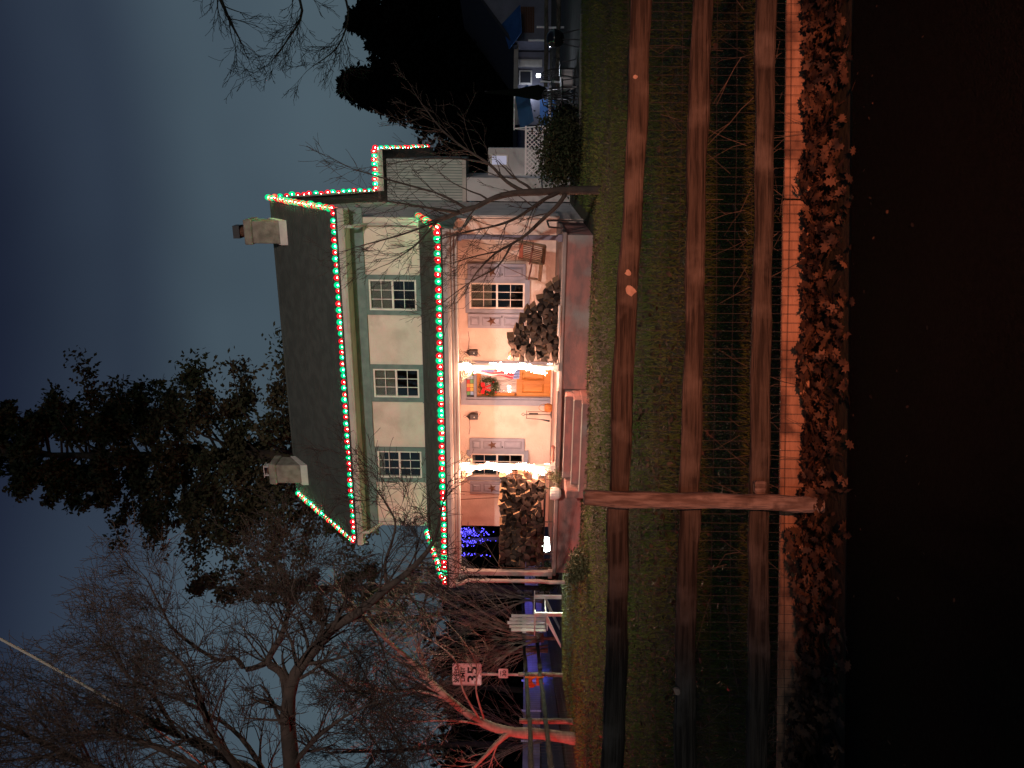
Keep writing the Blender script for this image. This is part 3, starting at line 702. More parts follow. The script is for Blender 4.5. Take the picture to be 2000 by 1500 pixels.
for x in (-.9, 0, .9): MB().tube([(x, -.2, 0), (x, -.2, .22)], .014, 6).build('leg', M['dark_metal'], root)
# front hoop guard on the right end of the rack
root = hthing('hoop_frame', -5.74, -2.74, ZF, 'thin rusty hoop frame standing at the end of the log rack', 'hoop frame')
MB().tube([(-.0, 0, .0), (0, 0, .92), (.01, 0, 1.12), (.07, 0, 1.20), (.13, 0, 1.12), (.14, 0, .92), (.14, 0, .05)], .011, 6).build('hoop', M['rust'], root)
MB().tube([(.0, 0, .55), (.14, 0, .55)], .008, 5).build('crossbar', M['rust'], root)

# porch swing -------------------------------------------------------------
sx, sz = hp(984, 1058, -.9)
root = hthing('porch_swing', sx, -.9, sz, 'brown wooden porch swing with a spindle back hanging on chains', 'porch swing')
root.rotation_euler = (math.radians(-10), 0, -HA - math.radians(58))
MB().chamfer(-.52, .50, -.24, -.17, -.05, .04, .015).build('seat_rail', M['swing'], root)
MB().chamfer(-.52, .50, .20, .27, -.05, .04, .015).build('seat_rail', M['swing'], root)
for k in range(6): MB().box(-.48, .46, -.165 + k * .06, -.165 + k * .06 + .045, .005, .025).build('seat_slat', M['swing'], root)
MB().chamfer(-.50, .50, .25, .30, .50, .60, .012).build('top_rail', M['swing_red'], root)
for k in range(9): MB().tube([(-.44 + k * .11, .24, .03), (-.44 + k * .11, .275, .5)], .013, 6).build('spindle', M['swing'], root)
for s in (-.5, .48):
    MB().chamfer(s - .03, s + .03, -.26, .30, .24, .28, .01).build('armrest', M['swing_red'], root)
    MB().tube([(s, -.2, .04), (s, -.2, .12), (s, -.2, .24)], [.02, .032, .02], 8).build('arm_post', M['swing'], root)
    MB().chamfer(s - .03, s + .03, .23, .29, -.03, .62, .01).build('back_post', M['swing'], root)
    for y in (-.2, .26): MB().tube([(s, y, .26), (s + .02, .05, 1.2), (s + .02, .05, 2.15)], .007, 4).build('chain', M['chain'], root)

# hearth tools and a cloth-wrapped basket left of the door
tx, tz = hp(690, 1079, -.25)
root = hthing('fireplace_tools', tx, -.25, ZF, 'black iron fireplace tools on a stand by the front door', 'tool set')
MB().lathe([(.10, 0), (.10, .015), (.015, .03)], 12).build('base', M['dark_metal'], root)
MB().tube([(0, 0, .02), (0, 0, .70)], .010, 6).build('stand', M['dark_metal'], root)
MB().tube([(0, 0, .70), (.04, 0, .75), (0, 0, .80), (-.04, 0, .75), (0, 0, .70)], .009, 5).build('ring_handle', M['dark_metal'], root)
MB().tube([(-.10, 0, .66), (.11, 0, .66)], .008, 5).build('hook_bar', M['dark_metal'], root)
MB().tube([(-.10, -.02, .68), (-.13, -.02, .30), (-.17, -.02, .05)], [.009, .009, .03], 6).build('shovel', M['dark_metal'], root)
MB().tube([(.09, -.02, .64), (.09, -.02, .05)], .008, 5).build('poker', M['dark_metal'], root)
MB().tube([(.04, -.05, .60), (.04, -.05, .36)], .026, 7).build('brush', M['dark_metal'], root)
bx_, bz_ = hp(702, 1079, -.5)
root = hthing('basket', bx_, -.45, ZF, 'small orange woven basket on the porch beside the fireplace tools', 'basket')
M['basket'] = mat('basket', (.42, .17, .05), .8, (.30, .11, .035), 30, .4, 60)
MB().lathe([(.08, 0), (.115, .05), (.12, .13), (.10, .20), (.085, .20), (.09, .1), (.03, .03)], 14).build('body', M['basket'], root, smooth=True)
b = MB(); b.tube([(.1 * math.cos(a), 0, .19 + .16 * math.sin(a)) for a in np.linspace(0, math.pi, 10)], .008, 5); b.build('handle', M['basket'], root)
# turned log bench lying at the head of the steps
lx, lz = hp(608, 1080, -2.2)
root = hthing('wooden_rail', lx - .05, -2.25, ZF + .05, 'turned reddish wooden rail lying at the head of the steps', 'wooden rail')
MB().tube([(-.36, 0, 0), (-.30, 0, 0), (-.28, 0, 0), (0, 0, 0), (.28, 0, 0), (.30, 0, 0), (.36, 0, 0)], [.03, .05, .035, .045, .035, .05, .03], 8).build('bar', M['swing_red'], root, smooth=True)
# white ribbed pot with a plant by the rack
px, pz = hp(535, 1086, -2.75)
root = hthing('plant_pot', px + .02, -2.52, ZF, 'white ribbed pot in front of the log rack on the porch edge', 'plant pot')
b = MB(); n = 28; prof = [(.08, 0), (.13, .05), (.15, .14), (.145, .25)]
vs = [((r * (1 + (.05 if k % 2 else 0))) * math.cos(2 * math.pi * k / n), (r * (1 + (.05 if k % 2 else 0))) * math.sin(2 * math.pi * k / n), z) for r, z in prof for k in range(n)]
b.add(vs, [(i * n + k, i * n + (k + 1) % n, (i + 1) * n + (k + 1) % n, (i + 1) * n + k) for i in range(3) for k in range(n)] + [tuple(range(n))[::-1], tuple(range(3 * n, 4 * n))]); b.build('pot', M['white'], root)
root.location = hw(px + .02, PF - .17, .52)
MB().box(-.03, .03, .0, .2, -.03, -.004).build('bracket', M['dark_metal'], root)
def leaf_cloud(n, centre, sig, size, aspect=.45, droop=0):
    """n leaf quads scattered round points: centre (k,3), sig scalar or (k,)"""
    c = np.asarray(centre); idx = nr.integers(0, len(c), n); sg = np.asarray(sig); sg = sg[idx][:, None] if sg.ndim else sg
    p = c[idx] + nr.normal(size=(n, 3)) * sg
    d = nr.normal(size=(n, 3)); d[:, 2] -= droop; d /= np.linalg.norm(d, axis=1)[:, None]
    e = np.cross(d, nr.normal(size=(n, 3))); e /= np.linalg.norm(e, axis=1)[:, None] + 1e-9
    s = size * nr.uniform(.6, 1.3, n)[:, None]
    V = np.stack([p, p + d * s * .5 + e * s * aspect * .5, p + d * s, p + d * s * .5 - e * s * aspect * .5], 1).reshape(-1, 3)
    return V, np.arange(n * 4).reshape(n, 4)
M['ivy'] = mat('ivy', (.07, .085, .035), .6, (.12, .12, .06), 12)
px, pz = hp(568, 1090, -2.7)
root = hthing('trailing_plant', px, PF - .12, .45, 'small leafy plant trailing over the porch edge beside the step cheek', 'plant')
V, F = leaf_cloud(420, nr.normal(size=(12, 3)) * [.10, .05, .12] + [0, 0, .12], .05, .06)
link('leaves', fast_mesh('leaves', V, F, M['ivy']), root); MB().tube([(0, .05, -.4), (0, .02, 0), (.05, 0, .15)], .008, 5).build('stem', M['twig'], root)

# ------------------------------------------------------------------ roadside fence
def rough_rail(pts, w, h, seed, n=110, sides=14, taper=0.0):
    """a weathered split rail: squarish section that wanders and swells along its length, from a to b"""
    r = random.Random(seed); a, c = Vector(pts[0]), Vector(pts[1]); ax = (c - a).normalized(); up = Vector((0, 0, 1)); sd = ax.cross(up).normalized(); up = sd.cross(ax)
    ph = [r.uniform(0, 6.28) for _ in range(8)]; b = MB(); vs = []
    for i in range(n + 1):
        t = i / n; p = a.lerp(c, t)
        hh = h * (1 + .05 * math.sin(t * 9 + ph[0]) + .03 * math.sin(t * 23 + ph[1])); ww = w * (1 + .08 * math.sin(t * 7 + ph[2]))
        off = up * (.006 * math.sin(t * 8 + ph[3]) + .003 * math.sin(t * 31 + ph[4])) + sd * .01 * math.sin(t * 6 + ph[5])
        for k in range(sides):
            an = 2 * math.pi * (k + .5) / sides; cx, cz = math.cos(an), math.sin(an)
            f = 1 / max(abs(cx), abs(cz)) ** .72; j = 1 + r.uniform(-.02, .02) + .05 * math.sin(an * 3 + ph[6] + t * 5) * math.sin(t * 11 + ph[7] + k)
            vs.append(p + off + sd * cx * f * ww * .5 * j + up * cz * f * hh * .5 * j)
    fs = [(i * sides + k, i * sides + (k + 1) % sides, (i + 1) * sides + (k + 1) % sides, (i + 1) * sides + k) for i in range(n) for k in range(sides)]
    fs += [tuple(range(sides))[::-1], tuple(range(n * sides, (n + 1) * sides))]
    return b.add(vs, fs)
FY = 4.07
fence = empty('rail_fence', (at(520, 1600, FY).x, FY, 0), 0, 'weathered three-rail fence with wire mesh running along the road in front', 'fence')
fo = Vector(fence.location)
def fpt(u, v, Y=FY): return at(u, v, Y) - fo
RAILS = [((530, 1209), (1500, 1252), (0, 1196), .112), ((530, 1345), (1500, 1371), (0, 1337), .108), ((530, 1482), (1500, 1497), (0, 1478), .106)]
for i, (p, rgt, lft, h) in enumerate(RAILS):
    a = fpt(p[0] - 8, p[1]); c = fpt(*rgt); rough_rail((a, a + (c - a) * 1.05 if False else a.lerp(c, 1.08)), .055, h, 20 + i).build('rail', M['wood_grey'], fence, smooth=True)
    a = fpt(p[0] - 10, p[1] + 1); c = fpt(*lft); rough_rail((a + Vector((0, .004, 0)), a.lerp(c, 1.6)), .055, h * 1.06, 40 + i).build('rail', M['wood_grey'], fence, smooth=True)
def post(u0, v0, u1, v1, Y):
    a = at(u1, v1, Y) - fo; c = at(u0, v0, Y) - fo; a.z = -.25
    b = rough_rail((a, c), .10, .082, 91, 26, 12); return b.build('post', M['wood_post'], fence, smooth=True)
post(528, 1141, 514, 1605, FY - .085); post(1670, 1170, 1670, 1605, FY - .085); post(-560, 1130, -570, 1605, FY - .085)
MB().chamfer(-.035, .035, -.03, .02, -.030, .030, .008).build('wedge_block', M['wood_post'], fence, fpt(549, 1483, FY - .062))
for (u, v, r) in ((1155, 1239, .019), (967, 1227, .017), (932, 1231, .030), (1350, 1241, .012), (148, 1323, .018)):
    b = MB(); n = 11; rr = random.Random(int(u)); ring = [(r * rr.uniform(.75, 1.15) * math.cos(2 * math.pi * k / n), 0, r * rr.uniform(.75, 1.2) * math.sin(2 * math.pi * k / n)) for k in range(n)]
    b.add(ring + [(x, .03, z) for x, _, z in ring], [tuple(range(n))] + [(k, (k + 1) % n, (k + 1) % n + n, k + n) for k in range(n)]); b.build('cut_knot', M['cut_end'], fence, fpt(u, v, FY - .036))
# wire mesh: verticals 5 cm apart, horizontals 10 cm apart
b = MB(); x0, x1 = -3.4, 3.3; zt = 1.08; Yw = .07
for k in range(int((x1 - x0) / .0508)):
    x = x0 + k * .0508 - fo.x; wob = rng.uniform(-.004, .004)
    b.tube([(x, Yw, 0.0), (x + wob, Yw + .004, .5), (x + rng.uniform(-.004, .004), Yw, zt)], .0013, 3, False)
for k in range(11):
    z = .03 + k * .1016
    b.tube([(x0 - fo.x + q * (x1 - x0), Yw + .003 * math.sin(q * 19 + k), z + .006 * math.sin(q * 13 + k * 2)) for q in np.linspace(0, 1, 24)], .0013, 3, False)
o = b.build('wire_mesh', M['wire'], fence); tag(o, kind='stuff')
for (xa, xb, zt, nm) in ((-.62, 1.05, .155, 1), (1.06, 3.4, .148, 2), (-3.5, -.63, .15, 3)):
    MB().chamfer(xa - fo.x, xb - fo.x, .095, .125, -.02, zt, .006).build('kick_board', M['kick'], fence)

# dry stems caught in the mesh and standing behind it
b = MB()
for k in range(65):
    x = rng.uniform(-2.4, 2.3); y = FY + rng.uniform(.03, .35); z0 = rng.choice([0, rng.uniform(0, .5)]); L = rng.uniform(.15, .65)
    d = Vector((rng.gauss(0, .5), rng.gauss(0, .15), 1 if rng.random() < .7 else .2)).normalized(); p = Vector((x, y, z0)); pts = [p]
    for j in range(4):
        d = (d + Vector((rng.gauss(0, .16), rng.gauss(0, .06), -.05))).normalized(); p = p + d * L / 4; pts.append(p)
    b.tube(pts, [.0020, .0018, .0016, .0012, .0009], 3, False)
    if rng.random() < .5:
        q = pts[2]; b.tube([q, q + Vector((rng.gauss(0, .07), 0, .08)), q + Vector((rng.gauss(0, .12), 0, .14))], [.0018, .0015, .001], 3, False)
o = b.build('dry_stems', M['twig']); tag(o, 'thin dry weed stems tangled in the roadside fence mesh', 'dry stems', kind='stuff')

# ------------------------------------------------------------------ fallen leaves and grass
OAK = np.array([(0, -.5), (.10, -.32), (.26, -.30), (.16, -.12), (.36, -.02), (.18, .10), (.30, .28), (.10, .26), (0, .5), (-.10, .26), (-.30, .28), (-.18, .10), (-.36, -.02), (-.16, -.12), (-.26, -.30), (-.10, -.32)])
def leaves(name, P, size, label, curl=.25, flat=.5):
    n = len(P); k = len(OAK)
    L = np.zeros((n, k + 1, 3)); L[:, 1:, 0] = OAK[:, 0]; L[:, 1:, 1] = OAK[:, 1]
    cu = nr.uniform(.2, 1, (n, 1)) * curl
    L[:, 1:, 2] = (OAK[:, 0] ** 2 * 2.5 + OAK[:, 1] ** 2)[None] * cu * nr.choice([-1, 1, 1], (n, 1))
    s = size * nr.uniform(.6, 1.25, n); L *= s[:, None, None]
    rz = nr.uniform(0, 2 * np.pi, n); tx = nr.normal(0, flat, n); ty = nr.normal(0, flat, n)
    def rot(A, a, i, j):
        c, q = np.cos(a)[:, None], np.sin(a)[:, None]; x, y = A[:, :, i].copy(), A[:, :, j].copy(); A[:, :, i] = c * x - q * y; A[:, :, j] = q * x + c * y
    rot(L, tx, 1, 2); rot(L, ty, 0, 2); rot(L, rz, 0, 1)
    V = (L + P[:, None, :]).reshape(-1, 3); base = (np.arange(n) * (k + 1))[:, None]
    F = np.concatenate([np.stack([base[:, 0], base[:, 0] + 1 + i, base[:, 0] + 1 + (i + 1) % k], 1) for i in range(k)])
    o = link(name, fast_mesh(name, V, F, M['leaf_litter'])); tag(o, label, 'leaves', kind='stuff'); return o
n = 2900; P = np.stack([nr.uniform(-3.2, 3.2, n) - .35 * np.abs(nr.normal(0, 1, n)), 4.12 - np.abs(nr.normal(0, .19, n)), np.zeros(n)], 1)
P = P[P[:, 1] > 3.60]; hump = np.clip(1 - np.abs(P[:, 1] - 4.03) / .26, 0, 1); P[:, 2] = .012 + hump * nr.uniform(0, .085, len(P)) * (.5 + .5 * np.sin(P[:, 0] * 2.3) ** 2) * np.where(P[:, 0] < -.75, 1.9, 1.0 + 1.1 * np.clip(np.sin(P[:, 0] * 5.1 + 1.2) + .6 * np.sin(P[:, 0] * 12.7), 0, 1))
leaves('leaf_litter', P, .075, 'brown oak leaves drifted against the foot of the roadside fence')
n = 45; P = np.stack([nr.uniform(-2, 2, n), 3.62 - np.abs(nr.normal(0, .45, n)), np.full(n, .010)], 1)
leaves('road_leaves', P, .020, 'few small leaf scraps scattered on the dark road', .2, .3)
P1 = np.stack([nr.normal(-2.2, 1.5, 1300), nr.normal(9.2, 2.4, 1300)], 1); P2 = np.stack([nr.uniform(-7, 5, 700), nr.uniform(4.4, 16, 700)], 1)
P3 = np.array([(hw(x, y, 0).x, hw(x, y, 0).y) for x, y in zip(nr.uniform(-8.5, 0, 700), -3.2 - np.abs(nr.normal(0, .45, 700)))])
P4 = np.stack([nr.normal(-6.5, 1.2, 900), nr.normal(14, 3.2, 900)], 1)
PP = np.concatenate([P1, P2, P3, P4]); PP = PP[(PP[:, 1] > 4.4)]
leaves('lawn_leaves', np.column_stack([PP, np.full(len(PP), .05)]), .075, 'brown fallen leaves strewn over the front lawn', .3, .5)

def blades(n, xr, yr, h, wd, power=1.0):
    x = nr.uniform(*xr, n); y = yr[0] + (yr[1] - yr[0]) * nr.uniform(0, 1, n) ** power
    keep = np.abs(x) < y * .60 + 1.2; x, y = x[keep], y[keep]; n = len(x)
    hh = h * nr.uniform(.45, 1.25, n) * (1 + .35 * np.sin(x * 2.1 + 1.3 * np.sin(y * 1.7)) * np.sin(y * 2.3)); a = nr.uniform(0, 2 * np.pi, n); ln = nr.normal(0, .45, (n, 2)) * hh[:, None]
    w = wd * nr.uniform(.6, 1.4, n)
    P = np.stack([x, y, np.zeros(n)], 1); S = np.stack([np.cos(a) * w, np.sin(a) * w, np.zeros(n)], 1)
    T = P + np.column_stack([ln, hh])
    V = np.stack([P - S, P + S, T], 1).reshape(-1, 3); return V, np.arange(3 * n).reshape(n, 3)
parts = [blades(52000, (-4.5, 4.5), (4.22, 7.2), .055, .0042), blades(60000, (-9.4, 9.5), (7.2, 13), .060, .008), blades(52000, (-9.4, 16), (13, 24), .060, .014)]
Vs = []; Fs = []; o_ = 0
for V, F in parts: Vs.append(V); Fs.append(F + o_); o_ += len(V)
V = np.concatenate(Vs); F = np.concatenate(Fs)
c = V[F].mean(1); q = c - np.array(HC); lx_ = q[:, 0] * HEX.x + q[:, 1] * HEX.y; ly_ = q[:, 0] * HEY.x + q[:, 1] * HEY.y
ok = ~((lx_ > -8.6) & (lx_ < .3) & (ly_ > -2.6)) & ~((lx_ > -5.9) & (lx_ < -3.5) & (ly_ > -3.5)) & ~((c[:, 0] > 6.2) & (c[:, 1] > 19.4)) & (ly_ < 3)
F = F[ok]
tag(link('grass', fast_mesh('grass', V, F, M['grass'])), 'short green winter grass of the front lawn', 'grass', kind='stuff')

# ------------------------------------------------------------------ trees
def tubes_np(lines, n):
    """all polylines with the same point count are swept together"""
    groups = {}
    for p, r in lines: groups.setdefault(len(p), []).append((p, r))
    VV = []; FF = []; off = 0
    for k, L in groups.items():
        P = np.array([[tuple(q) for q in p] for p, _ in L]); R = np.array([r for _, r in L]); m = len(L)
        T = np.empty_like(P); T[:, 1:-1] = P[:, 2:] - P[:, :-2]; T[:, 0] = P[:, 1] - P[:, 0]; T[:, -1] = P[:, -1] - P[:, -2]
        T /= np.linalg.norm(T, axis=2)[..., None] + 1e-9
        ref = np.array([.31, .22, .92]); A = np.cross(T, ref); bad = np.linalg.norm(A, axis=2) < .1; A[bad] = np.cross(T[bad], [1, 0, 0.]); A /= np.linalg.norm(A, axis=2)[..., None] + 1e-9
        B = np.cross(T, A); an = 2 * np.pi * np.arange(n) / n
        V = P[:, :, None] + (A[:, :, None] * np.cos(an)[None, None, :, None] + B[:, :, None] * np.sin(an)[None, None, :, None]) * R[:, :, None, None]
        idx = np.arange(m * k * n).reshape(m, k, n); nx = np.roll(idx, -1, axis=2)
        F = np.stack([idx[:, :-1], nx[:, :-1], nx[:, 1:], idx[:, 1:]], -1).reshape(-1, 4)
        VV.append(V.reshape(-1, 3)); FF.append(F + off); off += m * k * n
    return np.concatenate(VV), np.concatenate(FF)
def rvec(r): return Vector((r.gauss(0, 1), r.gauss(0, 1), r.gauss(0, 1))).normalized()
def sprout(lines, r, p, d, L, rad, lvl, P):
    """recursive bare twig; P: wander, up, kids, ratio, spread, min radius"""
    n = 5 if lvl > 0 else 4; pts = [p]; rr = [rad]; q = p.copy(); dd = d.copy()
    for j in range(n):
        dd = (dd + rvec(r) * P['wander'] + Vector((0, 0, P['up']))).normalized(); q = q + dd * (L / n); pts.append(q.copy()); rr.append(max(P['rmin'], rad * (1 - .72 * (j + 1) / n)))
    lines.append((pts, rr))
    if lvl <= 0: return
    for c in range(P['kids']):
        t = r.uniform(.25, 1.0); i = min(n - 1, int(t * n)); a = pts[i].lerp(pts[i + 1], t * n - i)
        cd = (pts[i + 1] - pts[i]).normalized(); side = (rvec(r) - cd * rvec(r).dot(cd)); side = (side - cd * side.dot(cd)).normalized()
        an = r.uniform(.35, 1.0) * P['spread']; cd = (cd * math.cos(an) + side * math.sin(an)).normalized()
        sprout(lines, r, a, cd, L * P['ratio'] * r.uniform(.6, 1.2), max(P['rmin'], rr[i] * .62), lvl - 1, P)
def smooth_path(pts, sub=4):
    """Catmull-Rom through points"""
    pts = [Vector(p) for p in pts]; out = []
    for i in range(len(pts) - 1):
        p0 = pts[max(i - 1, 0)]; p1 = pts[i]; p2 = pts[i + 1]; p3 = pts[min(i + 2, len(pts) - 1)]
        for k in range(sub):
            t = k / sub; out.append(.5 * ((2 * p1) + (p2 - p0) * t + (2 * p0 - 5 * p1 + 4 * p2 - p3) * t * t + (3 * p1 - p0 - 3 * p2 + p3) * t ** 3))
    return out + [pts[-1]]
def bare_tree(name, label, limbs, m, seed, P, lvl=2, start=.25, density=1.0, cat='tree', group=None, mt=None, tlen=1.0, trunk_name='trunk'):
    """limbs: list of (points, r0, r1, twigs); twigs sprout along each limb"""
    r = random.Random(seed); base = Vector(limbs[0][0][0]); root = empty(name, base, 0, label, cat, group)
    main = MB(); lines = []
    for pts, r0, r1, tw in limbs:
        sp = smooth_path(pts); n = len(sp); rad = [r0 + (r1 - r0) * i / (n - 1) for i in range(n)]
        rad = [a * r.uniform(.93, 1.07) for a in rad]
        main.tube([p - base for p in sp], rad, 8 if r0 > .06 else 6)
        L = sum((sp[i + 1] - sp[i]).length for i in range(n - 1)); cnt = int(tw * density)
        for k in range(cnt):
            t = start + (1 - start) * r.random() ** .8; i = min(n - 2, int(t * (n - 1))); a = sp[i].lerp(sp[i + 1], t * (n - 1) - i)
            cd = (sp[i + 1] - sp[i]).normalized(); side = rvec(r); side = (side - cd * side.dot(cd)).normalized(); an = r.uniform(.4, 1.0) * P['spread']
            dd = (cd * math.cos(an) + side * math.sin(an)).normalized(); dd = Vector((dd.x, dd.y * .75, dd.z)).normalized()
            sprout(lines, r, a - base, dd, tlen * r.uniform(.5, 1.2), max(P['rmin'], rad[i] * P.get('tw', .45)), lvl, P)
        cd = (sp[-1] - sp[-2]).normalized(); sprout(lines, r, sp[-1] - base, cd, tlen, max(P['rmin'], r1), lvl, P)
    main.build(trunk_name, m, root, smooth=True)
    big = [l for l in lines if l[1][0] > .02]; small = [l for l in lines if l[1][0] <= .02]
    Vs, Fs, off = [], [], 0
    for L_, n in ((big, 5), (small, 3)):
        if L_:
            V, F = tubes_np(L_, n); Vs.append(V); Fs.append(F + off); off += len(V)
    link('crown', fast_mesh('crown', np.concatenate(Vs), np.concatenate(Fs), mt or m), root)
    return root
def px(pts): return [at(u, v, Y) for u, v, Y in pts]

# small bare tree in front of the right end of the porch
Y = 14.6
P_ = dict(wander=.20, up=.06, kids=3, ratio=.52, spread=.9, rmin=.0038, tw=.42)
bare_tree('bare_tree', 'small leafless tree forking low in front of the porch right end', [
    (px([(1129, 1182, Y), (1128, 1110, Y), (1125, 1050, Y), (1122, 1000, Y), (1112, 962, Y), (1096, 930, Y), (1085, 898, Y)]), .085, .040, 6),
    (px([(1085, 898, Y), (1092, 850, Y - .3), (1102, 790, Y - .4), (1112, 720, Y - .6)]), .034, .012, 9),
    (px([(1085, 898, Y), (1066, 852, Y), (1042, 785, Y + .2), (1022, 712, Y + .3)]), .034, .010, 10),
    (px([(1090, 915, Y), (1120, 860, Y + .3), (1146, 770, Y + .4), (1170, 690, Y + .6)]), .030, .010, 8),
    (px([(1066, 852, Y), (1020, 810, Y - .4), (985, 760, Y - .5)]), .02, .008, 8),
    (px([(1125, 1025, Y), (1145, 990, Y), (1180, 955, Y), (1212, 905, Y), (1248, 862, Y), (1300, 822, Y)]), .040, .010, 14),
    (px([(1180, 955, Y), (1190, 900, Y + .5), (1190, 830, Y + .6), (1180, 760, Y + .8)]), .024, .008, 9),
    (px([(1127, 1098, Y), (1110, 1062, Y - .2), (1092, 1036, Y - .4), (1072, 1004, Y - .5), (1058, 964, Y - .6), (1046, 905, Y - .8), (1030, 850, Y - .9)]), .042, .010, 13),
    (px([(1120, 1104, Y), (1098, 1088, Y), (1068, 1056, Y + .1), (1042, 1028, Y + .1), (1024, 1000, Y + .2), (1004, 966, Y + .2), (972, 934, Y + .3)]), .046, .016, 6),
    (px([(1024, 1000, Y + .2), (980, 972, Y + .2), (950, 920, Y + .2), (912, 868, Y + .3)]), .022, .006, 11),
    (px([(1010, 978, Y), (1000, 930, Y - .3), (985, 880, Y - .4)]), .018, .006, 9),
], M['bark_dark'], 5, P_, lvl=2, start=.2, tlen=.85, density=1.15)

# leaning tree at the left, lit red, beside the side fence
Y = 18.9
bare_tree('bare_tree', 'leaning leafless tree by the side fence, its trunk lit red', [
    (px([(56, 1128, Y), (66, 1060, Y), (72, 990, Y), (94, 932, Y), (132, 880, Y), (172, 838, Y), (212, 800, Y), (262, 742, Y), (322, 690, Y)]), .155, .030, 18),
    (px([(74, 1000, Y), (50, 972, Y - .2), (24, 948, Y - .3), (-20, 905, Y - .5)]), .085, .03, 8),
    (px([(80, 965, Y), (92, 900, Y - .2), (93, 850, Y - .3), (92, 800, Y - .4), (110, 730, Y)]), .035, .014, 9),
    (px([(90, 940, Y), (150, 905, Y - .3), (200, 894, Y - .5), (232, 868, Y - .5), (262, 820, Y - .5)]), .030, .012, 6),
    (px([(96, 945, Y), (150, 930, Y - .4), (205, 930, Y - .5), (255, 900, Y - .5)]), .028, .010, 6),
    (px([(132, 880, Y), (150, 820, Y), (150, 750, Y), (170, 690, Y)]), .04, .012, 12),
    (px([(172, 838, Y), (230, 820, Y + .3), (290, 790, Y + .6)]), .03, .01, 10),
], M['bark_pale'], 8, dict(wander=.22, up=.05, kids=4, ratio=.55, spread=.95, rmin=.005, tw=.35), lvl=2, start=.2, tlen=1.1)

# big limb reaching in from a tree that stands outside the frame on the left
Y = 11.0
bare_tree('overhanging_tree', 'big leafless tree reaching in from the left edge with a drooping limb', [
    (px([(-420, 1150, Y), (-400, 900, Y), (-330, 700, Y), (-220, 600, Y), (-100, 575, Y), (0, 570, Y), (100, 562, Y), (170, 572, Y), (215, 600, Y), (275, 652, Y), (304, 700, Y), (352, 757, Y), (385, 800, Y), (420, 832, Y), (446, 848, Y)]), .17, .026, 20),
    (px([(352, 757, Y), (398, 752, Y), (440, 765, Y), (480, 772, Y), (520, 752, Y), (548, 730, Y)]), .028, .007, 9),
    (px([(100, 562, Y), (180, 553, Y + .2), (208, 524, Y + .3), (255, 548, Y + .3), (306, 563, Y + .4), (345, 560, Y + .5), (400, 540, Y + .6)]), .075, .016, 16),
    (px([(207, 524, Y + .3), (193, 482, Y + .3), (216, 458, Y + .4), (213, 420, Y + .4), (268, 342, Y + .5), (315, 314, Y + .5), (370, 286, Y + .6)]), .05, .008, 20),
    (px([(-60, 575, Y), (0, 480, Y + .4), (66, 345, Y + .6), (110, 250, Y + .8), (140, 150, Y + .9)]), .10, .012, 22),
    (px([(66, 345, Y + .6), (140, 300, Y + .6), (190, 240, Y + .6), (250, 210, Y + .6)]), .04, .008, 18),
    (px([(-40, 500, Y), (60, 420, Y - .5), (150, 385, Y - .6), (210, 350, Y - .7), (260, 290, Y - .8)]), .06, .009, 20),
    (px([(-200, 600, Y), (-100, 350, Y), (0, 180, Y + .3), (60, 60, Y + .4), (100, -40, Y + .4)]), .10, .014, 20),
    (px([(0, 180, Y + .3), (60, 150, Y), (110, 60, Y)]), .03, .008, 12),
    (px([(-160, 590, Y), (-60, 480, Y - .3), (30, 330, Y - .4), (70, 200, Y - .5), (60, 90, Y - .5)]), .07, .010, 24),
    (px([(-120, 590, Y), (-30, 530, Y + .5), (60, 470, Y + .7), (110, 400, Y + .8), (150, 310, Y + .9)]), .06, .009, 24),
    (px([(-100, 350, Y), (-30, 260, Y - .6), (20, 120, Y - .7), (10, 0, Y - .7)]), .06, .010, 20),
    (px([(0, 570, Y), (60, 620, Y - .3), (110, 690, Y - .4), (140, 770, Y - .5)]), .04, .008, 14),
    (px([(215, 600, Y), (160, 680, Y + .4), (120, 740, Y + .5), (60, 780, Y + .6)]), .03, .008, 12),
    (px([(275, 652, Y), (300, 600, Y - .2), (350, 570, Y - .4), (400, 600, Y - .5)]), .026, .006, 12),
    (px([(304, 700, Y), (250, 740, Y + .2), (190, 760, Y + .4)]), .022, .006, 10),
], M['bark_mid'], 13, dict(wander=.24, up=.02, kids=5, ratio=.58, spread=1.0, rmin=.0036, tw=.34), lvl=2, start=.15, density=1.9, tlen=.9, cat='tree')

# twiggy shrubs behind the side fence
for i, (u, v, Y, n_, lab) in enumerate([(255, 1052, 26.5, 16, 'pale twiggy shrub fanning up behind the side fence post'), (232, 1060, 27.5, 8, 'thin twiggy shrub behind the speed limit sign'), (60, 1080, 31, 10, 'dim twiggy shrub far left beyond the side fence'), (330, 1050, 30, 10, 'leafless shrub rising beside the porch downspout')]):
    rr = random.Random(50 + i); limbs = []
    for k in range(n_):
        tu = u + (rr.uniform(-120, 140) if i != 1 else rr.uniform(-90, 0)); tv = v - rr.uniform(110, 250)
        limbs.append((px([(u + rr.uniform(-8, 8), v + 10, Y), (u + (tu - u) * .25 + rr.uniform(-8, 8), v - (v - tv) * .4, Y + rr.uniform(-.4, .4)), (tu, tv, Y + rr.uniform(-1, 1))]), .032, .008, 9))
    bare_tree('twiggy_shrub', lab, limbs, M['bark_pale'], 60 + i, dict(wander=.2, up=.09, kids=4, ratio=.5, spread=.7, rmin=.006, tw=.5), lvl=1, start=.2, tlen=1.2, cat='shrub', group='twiggy shrubs by the side road', trunk_name='stems')
